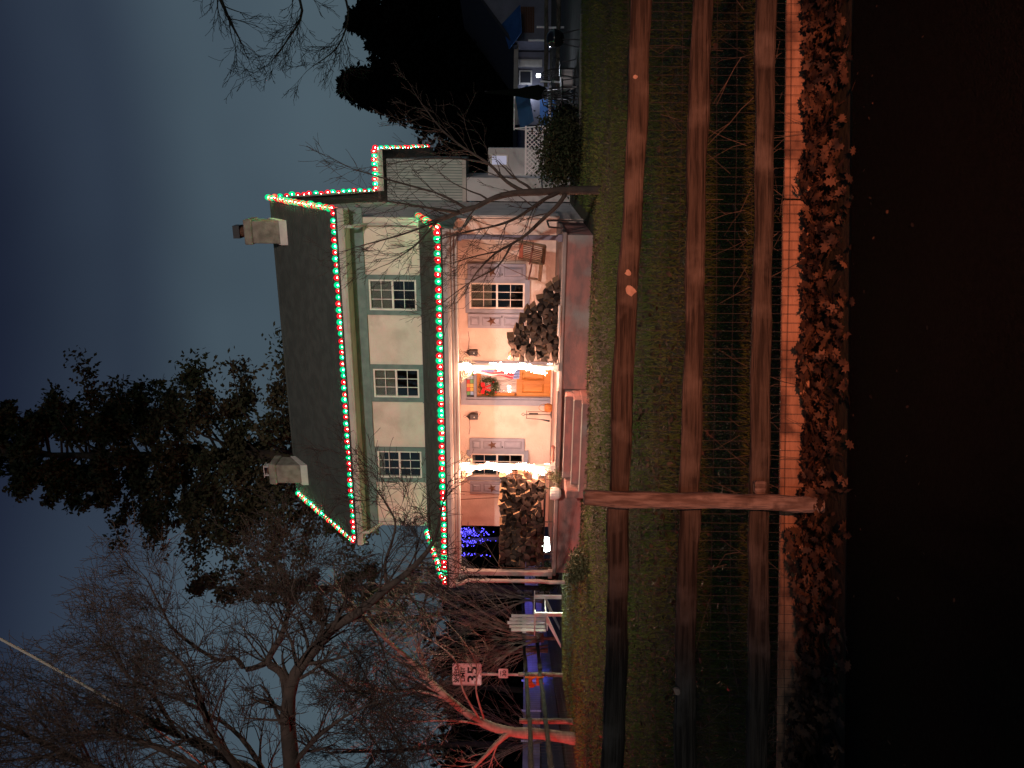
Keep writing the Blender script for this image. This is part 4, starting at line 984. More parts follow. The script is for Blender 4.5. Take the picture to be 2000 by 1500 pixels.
# bare crown in the upper right corner and a far wood of bare trees on the left
bare_tree('bare_tree', 'bare tree crown entering the upper right corner above the spruce', [
    (px([(1700, 1050, 26), (1690, 700, 26), (1640, 500, 26), (1560, 420, 26), (1480, 440, 26), (1420, 470, 26)]), .22, .02, 16),
    (px([(1640, 560, 26), (1560, 560, 26), (1480, 590, 26), (1420, 560, 26), (1380, 530, 26)]), .08, .012, 18),
    (px([(1660, 620, 26), (1560, 650, 26), (1480, 680, 26), (1410, 660, 26), (1370, 610, 26)]), .07, .012, 14),
], M['bark_dark'], 21, dict(wander=.24, up=.0, kids=4, ratio=.55, spread=.9, rmin=.007, tw=.35), lvl=2, start=.3, tlen=1.4)
for i, (u, v, Y) in enumerate([(40, 1040, 44), (150, 1040, 50), (300, 1030, 46), (-60, 1040, 40)]):
    rr = random.Random(80 + i); top = at(u + rr.uniform(-20, 20), 640 + rr.uniform(-60, 60), Y); b0 = at(u, v, Y); b0.z = 0
    limbs = [([b0, b0.lerp(top, .35) + Vector((.3, 0, 0)), b0.lerp(top, .7), top], .22, .03, 16)]
    for k in range(9):
        a = b0.lerp(top, rr.uniform(.25, .8)); e = a + Vector((rr.uniform(-3.6, 3.6), rr.uniform(-1, 1), rr.uniform(1.6, 4.2))); limbs.append(([a, a.lerp(e, .5) + Vector((0, 0, -.3)), e], .08, .02, 11))
    bare_tree('bare_tree', ['far bare tree beyond the side road at the left edge', 'far bare tree behind the speed limit sign', 'far bare tree behind the left end of the porch roof', 'far bare tree half cut by the left edge'][i], limbs, M['bark'], 90 + i, dict(wander=.24, up=.05, kids=4, ratio=.55, spread=.9, rmin=.011, tw=.35), lvl=2, start=.25, tlen=1.9, group='bare trees beyond the side road')

# tall evergreen behind the left half of the house
def evergreen(name, label, base, H, profile, nb, leaf, nleaf, m, seed, mb, lean=0.0, droop=.0, zmin=.1):
    """profile(t) -> reach at height fraction t"""
    r = random.Random(seed); root = empty(name, base, 0, label, 'tree')
    MB().tube([(0, 0, 0), (.1, 0, H * .35), (lean * .5, 0, H * .7), (lean, 0, H)], [H * .018, H * .014, H * .008, .04], 8).build('trunk', mb, root, smooth=True)
    lines = []; C = []; S = []
    for k in range(nb):
        t = zmin + (1 - zmin) * (k + r.random()) / nb; an = r.uniform(0, 6.283); R = profile(t, math.cos(an)) * r.uniform(.5, 1.12)
        a = Vector((lean * t, 0, H * t)); e = a + Vector((math.cos(an) * R, math.sin(an) * R * .8, R * r.uniform(-.15, .45) - droop * R)); mid = a.lerp(e, .5) + Vector((0, 0, .12 * R))
        lines.append(([a, a.lerp(mid, .5), mid, mid.lerp(e, .5), e], [.07, .06, .045, .03, .015]))
        for j in range(6):
            s = r.uniform(.42, 1.0); q = a.lerp(mid, s * 2) if s < .5 else mid.lerp(e, s * 2 - 1); q = q + Vector((r.gauss(0, .3), r.gauss(0, .3), r.gauss(0, .22))) * (R * .16)
            C.append(tuple(q)); S.append(max(.12, min(.34, .06 * R * r.uniform(.5, 1.2))))
    V, F = tubes_np(lines, 4); link('limbs', fast_mesh('limbs', V, F, mb), root)
    V, F = leaf_cloud(nleaf, C, np.array(S), leaf, .55, .25); link('crown', fast_mesh('crown', V, F, m), root)
    return root
Y = 33.0; k_ = Y / FPX
def prof_big(t, c):
    # half widths read off the photograph in photo px, measured from a trunk at u=600
    v = 1010 - t * 1150
    L = np.interp(v, [-140, 0, 80, 170, 260, 340, 470, 600, 800, 1000], [60, 90, 105, 130, 185, 225, 245, 255, 230, 120]); Rr = np.interp(v, [-140, 0, 60, 130, 230, 320, 420, 500, 560, 700, 1000], [80, 120, 165, 150, 180, 205, 235, 250, 260, 240, 120])
    return (L if c < 0 else Rr) * k_
b0 = at(600, 1010, Y); b0.z = 0
evergreen('evergreen_tree', 'very tall broad evergreen tree rising behind the left chimney', b0, 1150 * k_, prof_big, 200, .22, 84000, M['needle'], 31, M['bark'], zmin=.28)
b0 = at(815, 1000, 38); b0.z = 0
evergreen('evergreen_tree', 'smaller evergreen just showing over the middle of the roof ridge', b0, 430 * 38 / FPX, lambda t, c: 2.9 * math.sin(math.pi * min(1, .15 + t * .85)) + .3, 55, .22, 9000, M['needle'], 33, M['bark'], zmin=.35)
b0 = at(345, 1010, 37); b0.z = 0
evergreen('evergreen_tree', 'lower evergreen left of the house behind the bare limbs', b0, 690 * 37 / FPX, lambda t, c: 2.3 * (1.15 - t) + .5, 60, .22, 9000, M['needle'], 35, M['bark'], zmin=.2)
# black spruces on the right
b0 = at(1329, 1030, 47); b0.z = 0
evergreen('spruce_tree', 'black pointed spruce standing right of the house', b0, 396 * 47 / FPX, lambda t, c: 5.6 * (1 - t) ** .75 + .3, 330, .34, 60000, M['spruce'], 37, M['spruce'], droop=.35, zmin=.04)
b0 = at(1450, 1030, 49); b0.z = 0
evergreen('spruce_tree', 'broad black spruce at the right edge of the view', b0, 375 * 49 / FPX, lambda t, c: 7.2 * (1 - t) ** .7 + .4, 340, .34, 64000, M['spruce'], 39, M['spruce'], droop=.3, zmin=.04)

# ------------------------------------------------------------------ left side: side fence, sign, chair, lamps
SP = [(-8.05, 7.6), (-8.35, 11.6), (-8.6, 15.5), (-8.85, 19.5), (-9.23, 23.6), (-9.55, 27.9), (-9.1, 32.5)]
sf = empty('side_fence', (SP[0][0], SP[0][1], 0), 0, 'two-rail wooden fence with wire mesh receding along the side road', 'fence')
so = Vector(sf.location)
M['wood_dark'] = mat('old_dark_wood', (.060, .050, .042), .9, (.035, .03, .026), 4, .6, 12)
for i, (x, y) in enumerate(SP):
    rough_rail((Vector((x, y, -.2)) - so, Vector((x + .01, y, 1.42)) - so), .13, .13, 200 + i, 10, 8).build('post', M['wood_post'], sf, smooth=True)
    if i < len(SP) - 1:
        a = Vector((*SP[i], 0)) - so; c = Vector((*SP[i + 1], 0)) - so
        for z in (.72, 1.18):
            rough_rail((a + Vector((.07, 0, z)), c + Vector((.07, 0, z + rng.uniform(-.03, .03)))), .05, .12, 220 + i * 3 + int(z * 10), 14, 8).build('rail', M['wood_dark'], sf, smooth=True)
b = MB()
for i in range(len(SP) - 1):
    a = Vector((*SP[i], 0)) - so; c = Vector((*SP[i + 1], 0)) - so; n = 24
    for k in range(n):
        q = a.lerp(c, k / n); b.tube([q + Vector((.12, 0, .03)), q + Vector((.12, 0, 1.25))], .0028, 3, False)
    for z in np.linspace(.05, 1.25, 9): b.tube([a + Vector((.12, 0, z)), c + Vector((.12, 0, z))], .0028, 3, False)
tag(b.build('wire_mesh', M['wire'], sf), kind='stuff')

# speed limit sign
def text_mesh(txt, size, m, w=None):
    cu = bpy.data.curves.new('text', 'FONT'); cu.body = txt; cu.size = size; cu.align_x = 'CENTER'; cu.align_y = 'CENTER'; cu.extrude = .001; cu.offset = .004 * size / .2
    o = bpy.data.objects.new('text', cu); COL.objects.link(o); dg = bpy.context.evaluated_depsgraph_get(); me = bpy.data.meshes.new_from_object(o.evaluated_get(dg)); bpy.data.objects.remove(o); me.materials.clear(); me.materials.append(m)
    if w:
        xs = [v.co.x for v in me.vertices]; k = w / (max(xs) - min(xs))
        for v in me.vertices: v.co.x *= k
    return me
def round_plate(w, h, r, t):
    pts = []
    for cx, cz, a0 in ((w / 2 - r, h / 2 - r, 0), (-w / 2 + r, h / 2 - r, 90), (-w / 2 + r, -h / 2 + r, 180), (w / 2 - r, -h / 2 + r, 270)):
        for k in range(5): an = math.radians(a0 + k * 22.5); pts.append((cx + r * math.cos(an), cz + r * math.sin(an)))
    return pts
SY = 24.6; sc = SY / FPX; top = at(184, 912, SY); foot = Vector((top.x, SY, 0))
root = empty('speed_limit_sign', foot, math.radians(-4), 'pink-lit white speed limit sign reading 35 on a pale post', 'road sign')
M['sign'] = mat('sign_white', (.80, .70, .72), .45); M['ink'] = mat('sign_ink', (.012, .011, .012), .6)
sw, sh = 44 * sc, 57 * sc; zc = top.z
plate = MB().prism(round_plate(sw, sh, .06, 0), -.004, 0).build('plate', M['sign'], root, (0, -.04, zc))
inner = round_plate(sw - .05, sh - .05, .05, 0); outer = round_plate(sw - .035, sh - .035, .055, 0); n = len(inner)
b = MB(); b.add([(x, -.0055, z) for x, z in outer] + [(x, -.0055, z) for x, z in inner], [(k, (k + 1) % n, (k + 1) % n + n, k + n) for k in range(n)]); b.build('border', M['ink'], plate)
link('lettering', text_mesh('SPEED', .20, M['ink'], sw * .74), plate, (0, -.0065, sh * .34), (math.pi / 2, 0, 0))
link('lettering', text_mesh('LIMIT', .20, M['ink'], sw * .66), plate, (0, -.0065, sh * .13), (math.pi / 2, 0, 0))
link('lettering', text_mesh('35', .46, M['ink'], sw * .72), plate, (0, -.0065, -sh * .21), (math.pi / 2, 0, 0))
tp = at(186, 983, SY); p2 = MB().prism(round_plate(19 * sc, 19 * sc, .04, 0), -.004, 0).build('small_plate', M['sign'], root, (tp.x - foot.x, -.045, tp.z))
link('lettering', text_mesh('30', .17, M['ink'], 12 * sc), p2, (.0, -.006, -.04), (math.pi / 2, 0, 0)); link('lettering', text_mesh('a Mile', .06, M['ink'], 11 * sc), p2, (0, -.006, .085), (math.pi / 2, 0, 0))
M['post_white'] = mat('post_white', (.72, .66, .64), .6)
MB().box(-.035, .035, -.035, .025, 0, zc + sh * .45).build('post', M['post_white'], root)

# orange cloth flaps on the side fence
M['orange'] = mat('orange_cloth', (.75, .16, .03), .7, (.60, .12, .02), 8)
for i, (u, v, w, h) in enumerate([(168, 1036, 22, 22), (170, 1055, 18, 16)]):
    Y = 22.9; p = at(u, v, Y); s = Y / FPX; pts = []
    root = empty('orange_cloth', p, 0, ['larger orange cloth flap tied to the side fence top rail', 'smaller orange cloth flap tied to the side fence lower rail'][i], 'cloth', 'orange cloths on the side fence')
    b = MB(); nx_ = 7; vs = [((q / nx_ - .5) * w * s, .03 * math.sin(q * 1.8), (h * s) * (.5 - (j / 3) * (1 if j < 3 else (.75 + .25 * math.sin(q * 1.1))))) for j in range(4) for q in range(nx_ + 1)]
    b.add(vs, [(j * (nx_ + 1) + q, j * (nx_ + 1) + q + 1, (j + 1) * (nx_ + 1) + q + 1, (j + 1) * (nx_ + 1) + q) for j in range(3) for q in range(nx_)]); b.build('flap', M['orange'], root)
    MB().tube([(-w * s / 2, 0, h * s / 2), (-w * s / 2 - .05, .02, h * s / 2 + .05)], .006, 4).build('tie', M['orange'], root)

# white slatted garden chair behind the side fence
M['chairw'] = mat('chair_white', (.76, .72, .74), .6)
CY = 24.6; p = at(300, 1080, CY); root = empty('garden_chair', (p.x, CY, 0), math.radians(62), 'tall white wooden slatted garden chair behind the side fence', 'chair')
for k in range(5):
    x = -.24 + k * .12; MB().box(x - .045, x + .045, .30, .32, .40, 1.28 + .10 * (1 - abs(k - 2) / 2)).build('back_slat', M['chairw'], root)
for k in range(6): MB().box(-.28, .28, -.30 + k * .1, -.22 + k * .1, .42 - k * .012, .44 - k * .012).build('seat_slat', M['chairw'], root)
for s in (-1, 1):
    MB().box(s * .33 - .07, s * .33 + .07, -.42, .34, .68, .705).build('armrest', M['chairw'], root)
    MB().box(s * .30 - .02, s * .30 + .02, -.36, -.25, 0, .679).build('leg', M['chairw'], root)
    MB().add([(s * .30 + q, y, z) for q in (-.02, .02) for y, z in ((-.3, .40), (.75, .0), (.86, .0), (-.1, .42))], [(0, 1, 2, 3), (7, 6, 5, 4), (0, 4, 5, 1), (1, 5, 6, 2), (2, 6, 7, 3), (3, 7, 4, 0)]).build('leg', M['chairw'], root)
MB().box(-.3, .3, .325, .345, .9, 1.0).build('back_brace', M['chairw'], root)

root.scale = (1.3, 1.3, 1.3)
# floodlight standing in the side yard, facing the viewer
p = at(437, 1066, 24.5); root = empty('floodlight', (p.x, p.y, 0), math.radians(8), 'glaring white floodlight on a short stake at the left of the porch', 'floodlight')
MB().tube([(0, 0, 0), (0, 0, p.z - .05)], .02, 6).build('stake', M['dark_metal'], root)
MB().lathe([(.05, .0), (.11, .02), (.13, .12), (.125, .13)], 14).build('housing', M['dark_metal'], root, (0, .1, p.z), (math.pi / 2, 0, 0))
MB().lathe([(.001, 0), (.24, .0), (.20, .04), (.07, .07)], 14).build('lens', emat('flood_lens_glare', (.86, 1, .93), 40, False), root, (0, -.035, p.z), (math.pi / 2, 0, 0), smooth=True)  # lens widened past its housing, the lamp's glare put into its shape
fl_ = lamp('flood_beam', 'SPOT', (0, -.1, p.z), 1100, (.86, 1, .70), .05, parent=root, cone=math.radians(150), blend=.6); fl_.rotation_euler = (math.radians(74), 0, math.radians(140))
# weeping tree hung with blue lights far behind
p = at(445, 892, 34); root = empty('blue_light_tree', (p.x, 34, 0), 0, 'small weeping tree hung with blue lights seen under the porch roof', 'tree')
MB().tube([(0, 0, 0), (.1, 0, 2.2), (.0, 0, 4.2)], [.12, .09, .05], 7).build('trunk', M['bark_dark'], root)
b = MB(); bl = MB(); r = random.Random(4)
for k in range(22):
    an = r.uniform(0, 6.283); R = r.uniform(.2, .9); L = r.uniform(.8, 2.0); pts = []
    for j in range(9):
        t = j / 8; pts.append(Vector((math.cos(an) * R * min(1, t * 2.2), math.sin(an) * R * min(1, t * 2.2), 4.3 + .25 * math.sin(t * 3.1) - L * t * t)))
    b.tube(pts, .008, 3, False)
    for j in range(2, 26):
        t = j / 26 * 8; i = int(t); q = pts[i].lerp(pts[min(i + 1, 8)], min(1, max(0, t - i + r.gauss(0, .3)))) + Vector((r.gauss(0, .04), 0, r.gauss(0, .04))); s = r.uniform(.006, .02); bl.box(q.x - s, q.x + s, q.y - s, q.y + s, q.z - s, q.z + s)
b.build('branches', M['bark_dark'], root); tag(bl.build('bulbs', emat('blue_led', (.09, .07, 1), 5.5, False), root), kind='stuff')
lamp('blue_glow', 'POINT', (0, -.5, 3.4), 90, (.12, .12, 1), .4, parent=root)
# low white panel fence across the side road, washed by blue light
root = empty('panel_fence', at(150, 1070, 40), 0, 'low white panel fence beyond the side road in blue light', 'fence'); root.location.z = 0
M['panel'] = mat('panel_grey', (.30, .30, .34), .6, (.2, .2, .24), 2)
for k in range(9): MB().chamfer(-7.5 + k * 1.62, -7.5 + k * 1.62 + 1.5, 0, .04, .05, .98, .01).build('panel', M['panel'], root)
for k in range(10): MB().chamfer(-7.6 + k * 1.62, -7.5 + k * 1.62 - .005, -.02, .07, 0, 1.08, .01).build('post', M['chairw'], root)
for (x, e) in ((-5, 8), (1.2, 40), (4.5, 40)): lamp('blue_wash', 'POINT', (x, -1.2, .9), e, (.12, .12, 1), .2, parent=root)

# overhead cable
a, c = at(290, -70, 9.5), at(-60, 470, 13.5); pts = [a.lerp(c, t) - Vector((0, 0, .35 * math.sin(math.pi * t))) for t in np.linspace(0, 1, 20)]
tag(MB().tube(pts, .016, 6).build('overhead_cable', mat('cable', (.30, .29, .25), .6)), 'pale overhead cable slanting across the upper left sky', 'cable')
a, c = at(120, 200, 14), at(-60, 540, 16)
# low dark shrubs
def bush(name, label, p, rx, rz_, n, m, leaf=.10, group=None):
    root = empty(name, p, 0, label, 'bush', group); C = []; r = random.Random(int(abs(p[0] * 100)))
    for k in range(60):
        v = rvec(r); f = r.uniform(.35, 1) ; C.append((v.x * rx * f, v.y * rx * f * .8, rz_ * (1 + .92 * v.z * f)))
    V, F = leaf_cloud(n, C, rx * .15, leaf); V[:, 2] = np.maximum(V[:, 2], .02); link('foliage', fast_mesh('foliage', V, F, m), root)
    b = MB()
    for k in range(7): q = C[k * 8]; b.tube([(0, 0, 0), (q[0] * .4, q[1] * .4, q[2] * .5), q], [.03, .02, .008], 5)
    b.build('stems', M['bark_dark'], root)
p = at(1205, 1135, 18.8); bush('bush', 'round dark bush between the house and the lattice panel', (p.x, p.y, 0), 1.05, .55, 7000, M['bush'])
p = at(1262, 1130, 19.6); bush('bush', 'clipped black bush in front of the white picnic table', (p.x, p.y, 0), .42, .42, 2500, M['spruce'])
p = at(392, 1150, 16.2); bush('bush', 'low green shrub at the left foot of the porch', (p.x, p.y, 0), .38, .26, 2500, M['ivy'], .07)
p = at(300, 1110, 23); bush('bush', 'dark low shrub behind the garden chair by the side fence', (p.x + .3, p.y + 3.5, 0), .7, .45, 2500, M['bush'])

# ------------------------------------------------------------------ right side: neighbour's house and patio
NY = 38.0; s_ = NY / FPX
def nq(u, v): p = at(u, v, NY); return p.x - NB.x, p.z
NB = at(1420, 1085, NY); NB.z = 0
nh = empty('neighbour_house', NB, 0, 'dim lavender gabled house with a long low wing behind the spruces', 'house')
M['nb_wall'] = mat('neighbour_siding', (.20, .20, .25), .85, (.16, .16, .20), 2); M['nb_dark'] = mat('neighbour_dark', (.03, .032, .04), .9)
ex_, ez_ = nq(1420, 1000); gx, gz = nq(1560, 897)
MB().prism([(ex_, 0), (ex_, ez_), (gx, gz), (2 * gx - ex_, ez_), (2 * gx - ex_, 0)], 0, 6).build('gable_block', M['nb_wall'], nh)
for s, (xa, za, xb, zb) in enumerate(((ex_ - .35, ez_ - .25, gx, gz + .02), (gx, gz + .02, 2 * gx - ex_ + .35, ez_ - .25))):
    MB().add([(x, y, z) for y in (-.3, 6.3) for x, z in ((xa, za), (xb, zb), (xb, zb + .16), (xa, za + .16))], [(0, 1, 2, 3), (7, 6, 5, 4), (0, 4, 5, 1), (1, 5, 6, 2), (2, 6, 7, 3), (3, 7, 4, 0)]).build('roof', M['nb_dark'], nh)
wx0, wz0 = nq(1270, 1020); wx1, _ = nq(1416, 1003)
MB().box(wx0, wx1, 1.0, 5, 0, wz0 + .25).build('wing_wall', M['nb_wall'], nh)
MB().box(wx0 - .3, wx1, .2, 5.2, wz0 + .26, wz0 + .48).build('wing_roof', M['nb_dark'], nh); MB().box(wx0 - .3, wx1 - .002, .15, .198, wz0 + .24, wz0 + .46).build('wing_fascia', M['gutter'], nh)
for (u0, u1, v0, v1, m, nm) in ((1385, 1400, 1012, 1060, 'white', 'door'), (1350, 1378, 1014, 1040, 'nb_dark', 'window'), (1318, 1340, 1014, 1034, 'white', 'window')):
    xa, za = nq(u0, v1); xb, zb = nq(u1, v0); w = MB().box(xa, xb, .95, .999, max(za, .05), zb).build(nm, M['white'], nh); MB().box(xa + .08, xb - .08, .93, .949, max(za, .05) + .08, zb - .08).build('pane' if nm == 'window' else 'door_panel', M[m], w)
for k in range(8):
    xa, za = nq(1436, 1043 - k * 3.4); xb, _ = nq(1486, 1040); MB().box(xa, xb, -.05, -.01, za, za + .075).build('louvre_slat', M['rust'], nh)
M['blue'] = mat('blue_tarp', (.03, .10, .27), .6, (.02, .075, .21), 2)
xa, za = nq(1463, 1016); xb, zb = nq(1412, 990)
MB().add([(xa, -1.4, za), (xb, -1.4, za - .1), (xb - .2, -.02, zb - .15), (xa - .3, -.02, zb + .25), (xa, -1.4, za + .04), (xb, -1.4, za - .06), (xb - .2, -.02, zb - .11), (xa - .3, -.02, zb + .29)], [(3, 2, 1, 0), (4, 5, 6, 7), (0, 1, 5, 4), (1, 2, 6, 5), (2, 3, 7, 6), (3, 0, 4, 7)]).build('blue_awning', M['blue'], nh)
lx_n, lz_n = nq(1326, 1041); wl = MB().box(lx_n - .09, lx_n + .09, .82, .93, lz_n - .02, lz_n + .16).build('wall_lamp', emat('wall_lamp_glass', (.86, .90, 1), 8, False), nh)
lamp('wall_lamp_light', 'POINT', (lx_n, .3, lz_n + .1), 26, (.72, .80, 1), .1, parent=nh)

# paddock fence on the right
RY = 27.0; p0 = at(1340, 1085, RY); rfence = empty('paddock_fence', (p0.x, RY, 0), 0, 'two-rail fence with pale posts beyond the patio at the right edge', 'fence'); ro = Vector(rfence.location)
for v0, v1 in ((1066, 1068), (1089, 1092)):
    rough_rail((at(1330, v0, RY) - ro, at(1600, v1, RY - .6) - ro), .05, .15, int(v0), 20, 8).build('rail', M['wood_grey'], rfence, smooth=True)
for u, v0, v1 in ((1340, 1055, 1098), (1420, 1032, 1100), (1446, 1048, 1108), (1560, 1040, 1110)):
    a = at(u, v1, RY - .1) - ro; a.z = 0; rough_rail((a, at(u + 1, v0, RY - .1) - ro), .07, .07, u, 8, 8).build('post', M['chairw'], rfence, smooth=True)
# lattice panel
LY = 21.0; p0 = at(1205, 1057, LY); lat = empty('lattice_panel', (p0.x, LY, 0), 0, 'white diagonal lattice panel above the bush at the right of the house', 'lattice panel')
def lq(u, v): p = at(u, v, LY); return p.x - p0.x, p.z
xa, za = lq(1160, 1057); xb, zb = lq(1250, 1029); d = .085
for sgn in (1, -1):
    c = xa - (zb - za) if sgn > 0 else xa
    while c < xb + (zb - za):
        # strip along z = sgn*(x-c)
        pts = []
        for z in (za, zb):
            x = c + sgn * (z - za) if sgn > 0 else c - (z - za); pts.append((x, z))
        (x_0, z_0), (x_1, z_1) = pts
        def clip(x, z, xo, zo):
            if x < xa: t = (xa - x) / (xo - x + 1e-9); return xa, z + (zo - z) * t
            if x > xb: t = (x - xb) / (x - xo + 1e-9); return xb, z + (zo - z) * t
            return x, z
        if not ((x_0 < xa and x_1 < xa) or (x_0 > xb and x_1 > xb)):
            q0 = clip(x_0, z_0, x_1, z_1); q1 = clip(x_1, z_1, x_0, z_0); y = -.01 if sgn > 0 else .004
            MB().add([(q0[0] - .017, y, q0[1]), (q0[0] + .017, y, q0[1]), (q1[0] + .017, y, q1[1]), (q1[0] - .017, y, q1[1]), (q0[0] - .017, y + .01, q0[1]), (q0[0] + .017, y + .01, q0[1]), (q1[0] + .017, y + .01, q1[1]), (q1[0] - .017, y + .01, q1[1])], [(0, 1, 2, 3), (7, 6, 5, 4), (0, 4, 5, 1), (1, 5, 6, 2), (2, 6, 7, 3), (3, 7, 4, 0)]).build('lath', M['chairw'], lat)
        c += d * 1.45
MB().box(xa - .05, xb + .05, -.03, .03, zb, zb + .05).build('frame', M['chairw'], lat); MB().box(xa - .05, xb + .05, -.03, .03, za - .05, za).build('frame', M['chairw'], lat)
for x in (xa, xb): MB().box(x - .04, x + .04, -.035, .035, 0, za - .052).build('post', M['chairw'], lat)
# swing seat with a blue canopy, picnic table, closed umbrella, iron chairs, kettle grill
GY = 23.5
p = at(1282, 1090, GY); root = empty('canopy_swing', (p.x, GY, 0), 0, 'garden swing seat with a sloping blue canopy on a white frame', 'garden swing')
for s in (-.55, .55):
    MB().tube([(s, -.5, 0), (s, 0, 1.75), (s, .5, 0)], .02, 6).build('frame', M['chairw'], root)
MB().tube([(-.6, 0, 1.76), (.6, 0, 1.76)], .02, 6).build('frame', M['chairw'], root)
MB().add([(-.5, -.55, 1.15), (.62, -.55, 1.35), (.62, .3, 1.72), (-.5, .3, 1.52), (-.5, -.55, 1.18), (.62, -.55, 1.38), (.62, .3, 1.75), (-.5, .3, 1.55)], [(3, 2, 1, 0), (4, 5, 6, 7), (0, 1, 5, 4), (1, 2, 6, 5), (2, 3, 7, 6), (3, 0, 4, 7)]).build('canopy', M['blue'], root)
MB().box(-.5, .5, -.2, .25, .45, .52).build('seat', M['blue'], root); MB().box(-.5, .5, .22, .28, .5, .95).build('backrest', M['blue'], root)
p = at(1272, 1120, 21.3); root = empty('picnic_table', (p.x, p.y, 0), math.radians(12), 'white slatted picnic table on the patio behind the bush', 'picnic table')
for k in range(5): MB().box(-.75, .75, -.36 + k * .15, -.24 + k * .15, .72, .755).build('top_plank', M['chairw'], root)
for s in (-1, 1):
    MB().box(-.75, .75, s * .68 - .12, s * .68 + .12, .42, .45).build('bench_plank', M['chairw'], root)
    for e in (-1, 1): MB().tube([(s * .55, e * .62, 0), (s * .55, e * .2, .72)], .035, 5).build('leg', M['chairw'], root)
    MB().box(s * .55 - .02, s * .55 + .02, -.75, .75, .37, .418).build('crossbeam', M['chairw'], root)
p = at(1318, 1120, 21.6); root = empty('patio_umbrella', (p.x, p.y, 0), 0, 'closed black patio umbrella standing over the iron chairs', 'umbrella')
MB().tube([(0, 0, 0), (.02, 0, 2.62)], .02, 6).build('pole', M['dark_metal'], root)
b = MB(); n = 14; prof = [(.02, 2.62), (.04, 2.35), (.06, 2.0), (.09, 1.65), (.14, 1.3), (.17, 1.05), (.11, .85), (.06, .80)]
vs = [(r * (1 + .3 * (k % 2)) * math.cos(2 * math.pi * k / n), r * (1 + .3 * (k % 2)) * math.sin(2 * math.pi * k / n), z) for r, z in prof for k in range(n)]
b.add(vs, [(i * n + k, i * n + (k + 1) % n, (i + 1) * n + (k + 1) % n, (i + 1) * n + k) for i in range(len(prof) - 1) for k in range(n)]); b.build('canopy', M['spruce'], root); MB().lathe([(.28, 0), (.28, .06), (.05, .12)], 14).build('base', M['dark_metal'], root)
def iron_chair(u, v, Y, rz, label):
    p = at(u, v, Y); root = empty('iron_chair', (p.x, p.y, 0), rz, label, 'chair', 'iron chairs on the patio'); m = M['dark_metal']
    MB().lathe([(.22, .43), (.23, .45), (.22, .46)], 14).build('seat', m, root)
    for a in range(4):
        an = math.pi / 4 + a * math.pi / 2; MB().tube([(.17 * math.cos(an), .17 * math.sin(an), .44), (.20 * math.cos(an), .20 * math.sin(an), .2), (.25 * math.cos(an), .25 * math.sin(an), 0)], .014, 6).build('leg', m, root)
    MB().tube([(-.21, .18, .44), (-.23, .24, .75), (-.16, .27, .93), (0, .28, .98), (.16, .27, .93), (.23, .24, .75), (.21, .18, .44)], .016, 6).build('back_frame', m, root)
    for k in range(5):
        x = -.16 + k * .08; MB().tube([(x, .20, .47), (x + .05, .235, .7), (x, .265, .93)], .010, 5).build('back_scroll', m, root); MB().tube([(x, .20, .47), (x - .05, .235, .7), (x, .265, .93)], .010, 5).build('back_scroll', m, root)
    for s in (-1, 1): MB().tube([(s * .22, .2, .66), (s * .27, 0, .68), (s * .24, -.16, .64), (s * .2, -.17, .45)], .012, 5).build('armrest', m, root)
iron_chair(1330, 1132, 20.3, .5, 'black iron patio chair right of the closed umbrella'); iron_chair(1298, 1132, 20.4, -.7, 'black iron patio chair left of the closed umbrella'); iron_chair(1366, 1120, 21.5, 1.9, 'black iron patio chair beside the bright white cooler')
p = at(1312, 1128, 20.9); root = empty('patio_table', (p.x, p.y, 0), 0, 'round black iron patio table between the iron chairs', 'table')
MB().lathe([(.02, .70), (.44, .70), (.45, .715), (.44, .73), (.02, .73)], 20).build('top', M['dark_metal'], root)
for a in range(4): an = a * math.pi / 2; MB().tube([(.1 * math.cos(an), .1 * math.sin(an), .7), (.12 * math.cos(an), .12 * math.sin(an), .3), (.3 * math.cos(an), .3 * math.sin(an), 0)], .018, 6).build('leg', M['dark_metal'], root)
p = at(1424, 1136, 20.0); root = empty('kettle_grill', (p.x, p.y, 0), 0, 'round black kettle grill on the grass at the right', 'grill')
M['gloss'] = mat('gloss_black', (.01, .01, .012), .15, spec=.6)
MB().lathe([(.02, .42), (.15, .46), (.22, .58), (.24, .68), (.24, .70), (.21, .80), (.12, .88), (.02, .90)], 18).build('bowl', M['gloss'], root, smooth=True)
for a in range(3): an = a * 2.094; MB().tube([(.14 * math.cos(an), .14 * math.sin(an), .5), (.26 * math.cos(an), .26 * math.sin(an), 0)], .014, 6).build('leg', M['dark_metal'], root)
p = at(1346, 1120, 21.9); root = empty('cooler', (p.x, p.y, 0), .1, 'bright white plastic cooler standing on the patio', 'cooler')
MB().chamfer(-.24, .24, -.16, .16, .05, .34, .03).build('body', M['chairw'], root); MB().chamfer(-.25, .25, -.17, .17, .342, .41, .02).build('lid', M['chairw'], root)
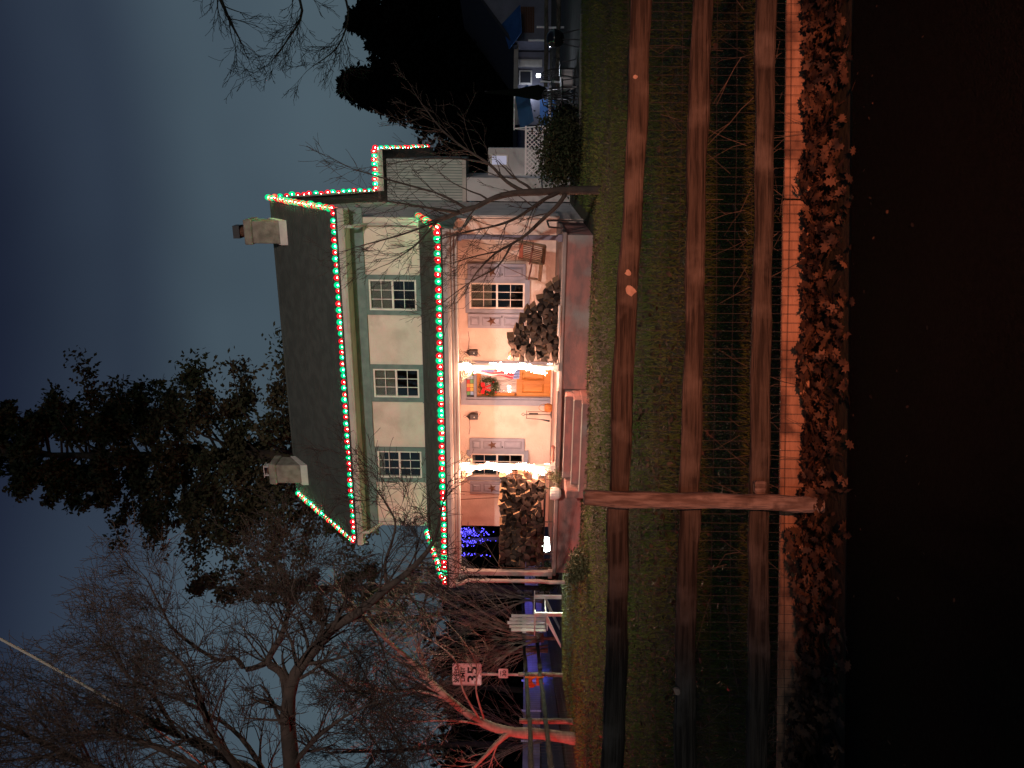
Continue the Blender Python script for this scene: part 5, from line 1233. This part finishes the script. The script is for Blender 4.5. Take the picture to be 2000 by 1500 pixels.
# low post light that whitens the patio
p = at(1352, 1098, 23.2); root = empty('yard_lamp', (p.x, p.y, 0), 0, 'small white yard lamp lighting the patio furniture from behind', 'lamp')
MB().tube([(0, 0, 0), (0, 0, .95)], .02, 6).build('stake', M['dark_metal'], root); MB().lathe([(.02, 0), (.06, .02), (.06, .12), (.02, .14)], 10, (0, 0, .95)).build('lens', emat('yard_lamp_lens', (.85, .9, 1), 7, False), root)
lamp('yard_lamp_light', 'POINT', (0, -.12, 1.15), 34, (.80, .87, 1), .06, parent=root)
MB().chamfer(-1.0, 1.6, -.06, .06, 0, .05, .01)
tag(MB().chamfer(5.6, 9.6, 19.2, 19.32, 0, .06, .01).build('stone_edging', mat('edging', (.26, .23, .20), .9, (.18, .16, .14), 5)), 'pale stone edging strip along the patio and lawn', 'edging')

# far woods that close the view at both sides
def far_wood(name, label, x0, x1, y0, y1, h, n, leaf):
    C = np.column_stack([nr.uniform(x0, x1, 260), nr.uniform(y0, y1, 260), h * nr.uniform(0, 1, 260) ** .7 * (.75 + .25 * np.sin(np.linspace(0, 40, 260)))])
    V, F = leaf_cloud(n, C, 1.1, leaf); V[:, 2] = np.maximum(V[:, 2], 0); tag(link(name, fast_mesh(name, V, F, M['spruce'])), label, 'woods', kind='stuff')
far_wood('far_wood', 'dark far wood closing the view beyond the side road', -75, -6, 72, 84, 8.5, 60000, 1.1)
far_wood('far_wood', 'dark far wood behind the neighbour on the right', 18, 75, 62, 76, 9, 40000, 1.1)


# last small things on the porch
x, z = hp(852, 1086, -2.3)
tag(MB().chamfer(0, .70, -.05, .05, 0, .045, .008).build('white_plank', M['white'], None, hw(x, -2.66, ZF + .002), (0, 0, -HA)), 'short white plank lying in front of the sloping log pile', 'plank')
for i, (x, lean) in enumerate(((-7.05, .10), (-6.80, -.10))):
    root = hthing('hanging_chain', x, -1.3, ZF, ['left of two thin chains hanging behind the long log stack', 'right of two thin chains hanging behind the long log stack'][i], 'chain', 'chains behind the log stack')
    MB().tube([(0, 0, 2.44), (lean * .5, 0, 1.8), (lean, 0, 1.0)], .011, 5).build('links', M['chain'], root); MB().lathe([(.03, 0), (.03, .02)], 8, (0, 0, 2.42)).build('ceiling_plate', M['dark_metal'], root)
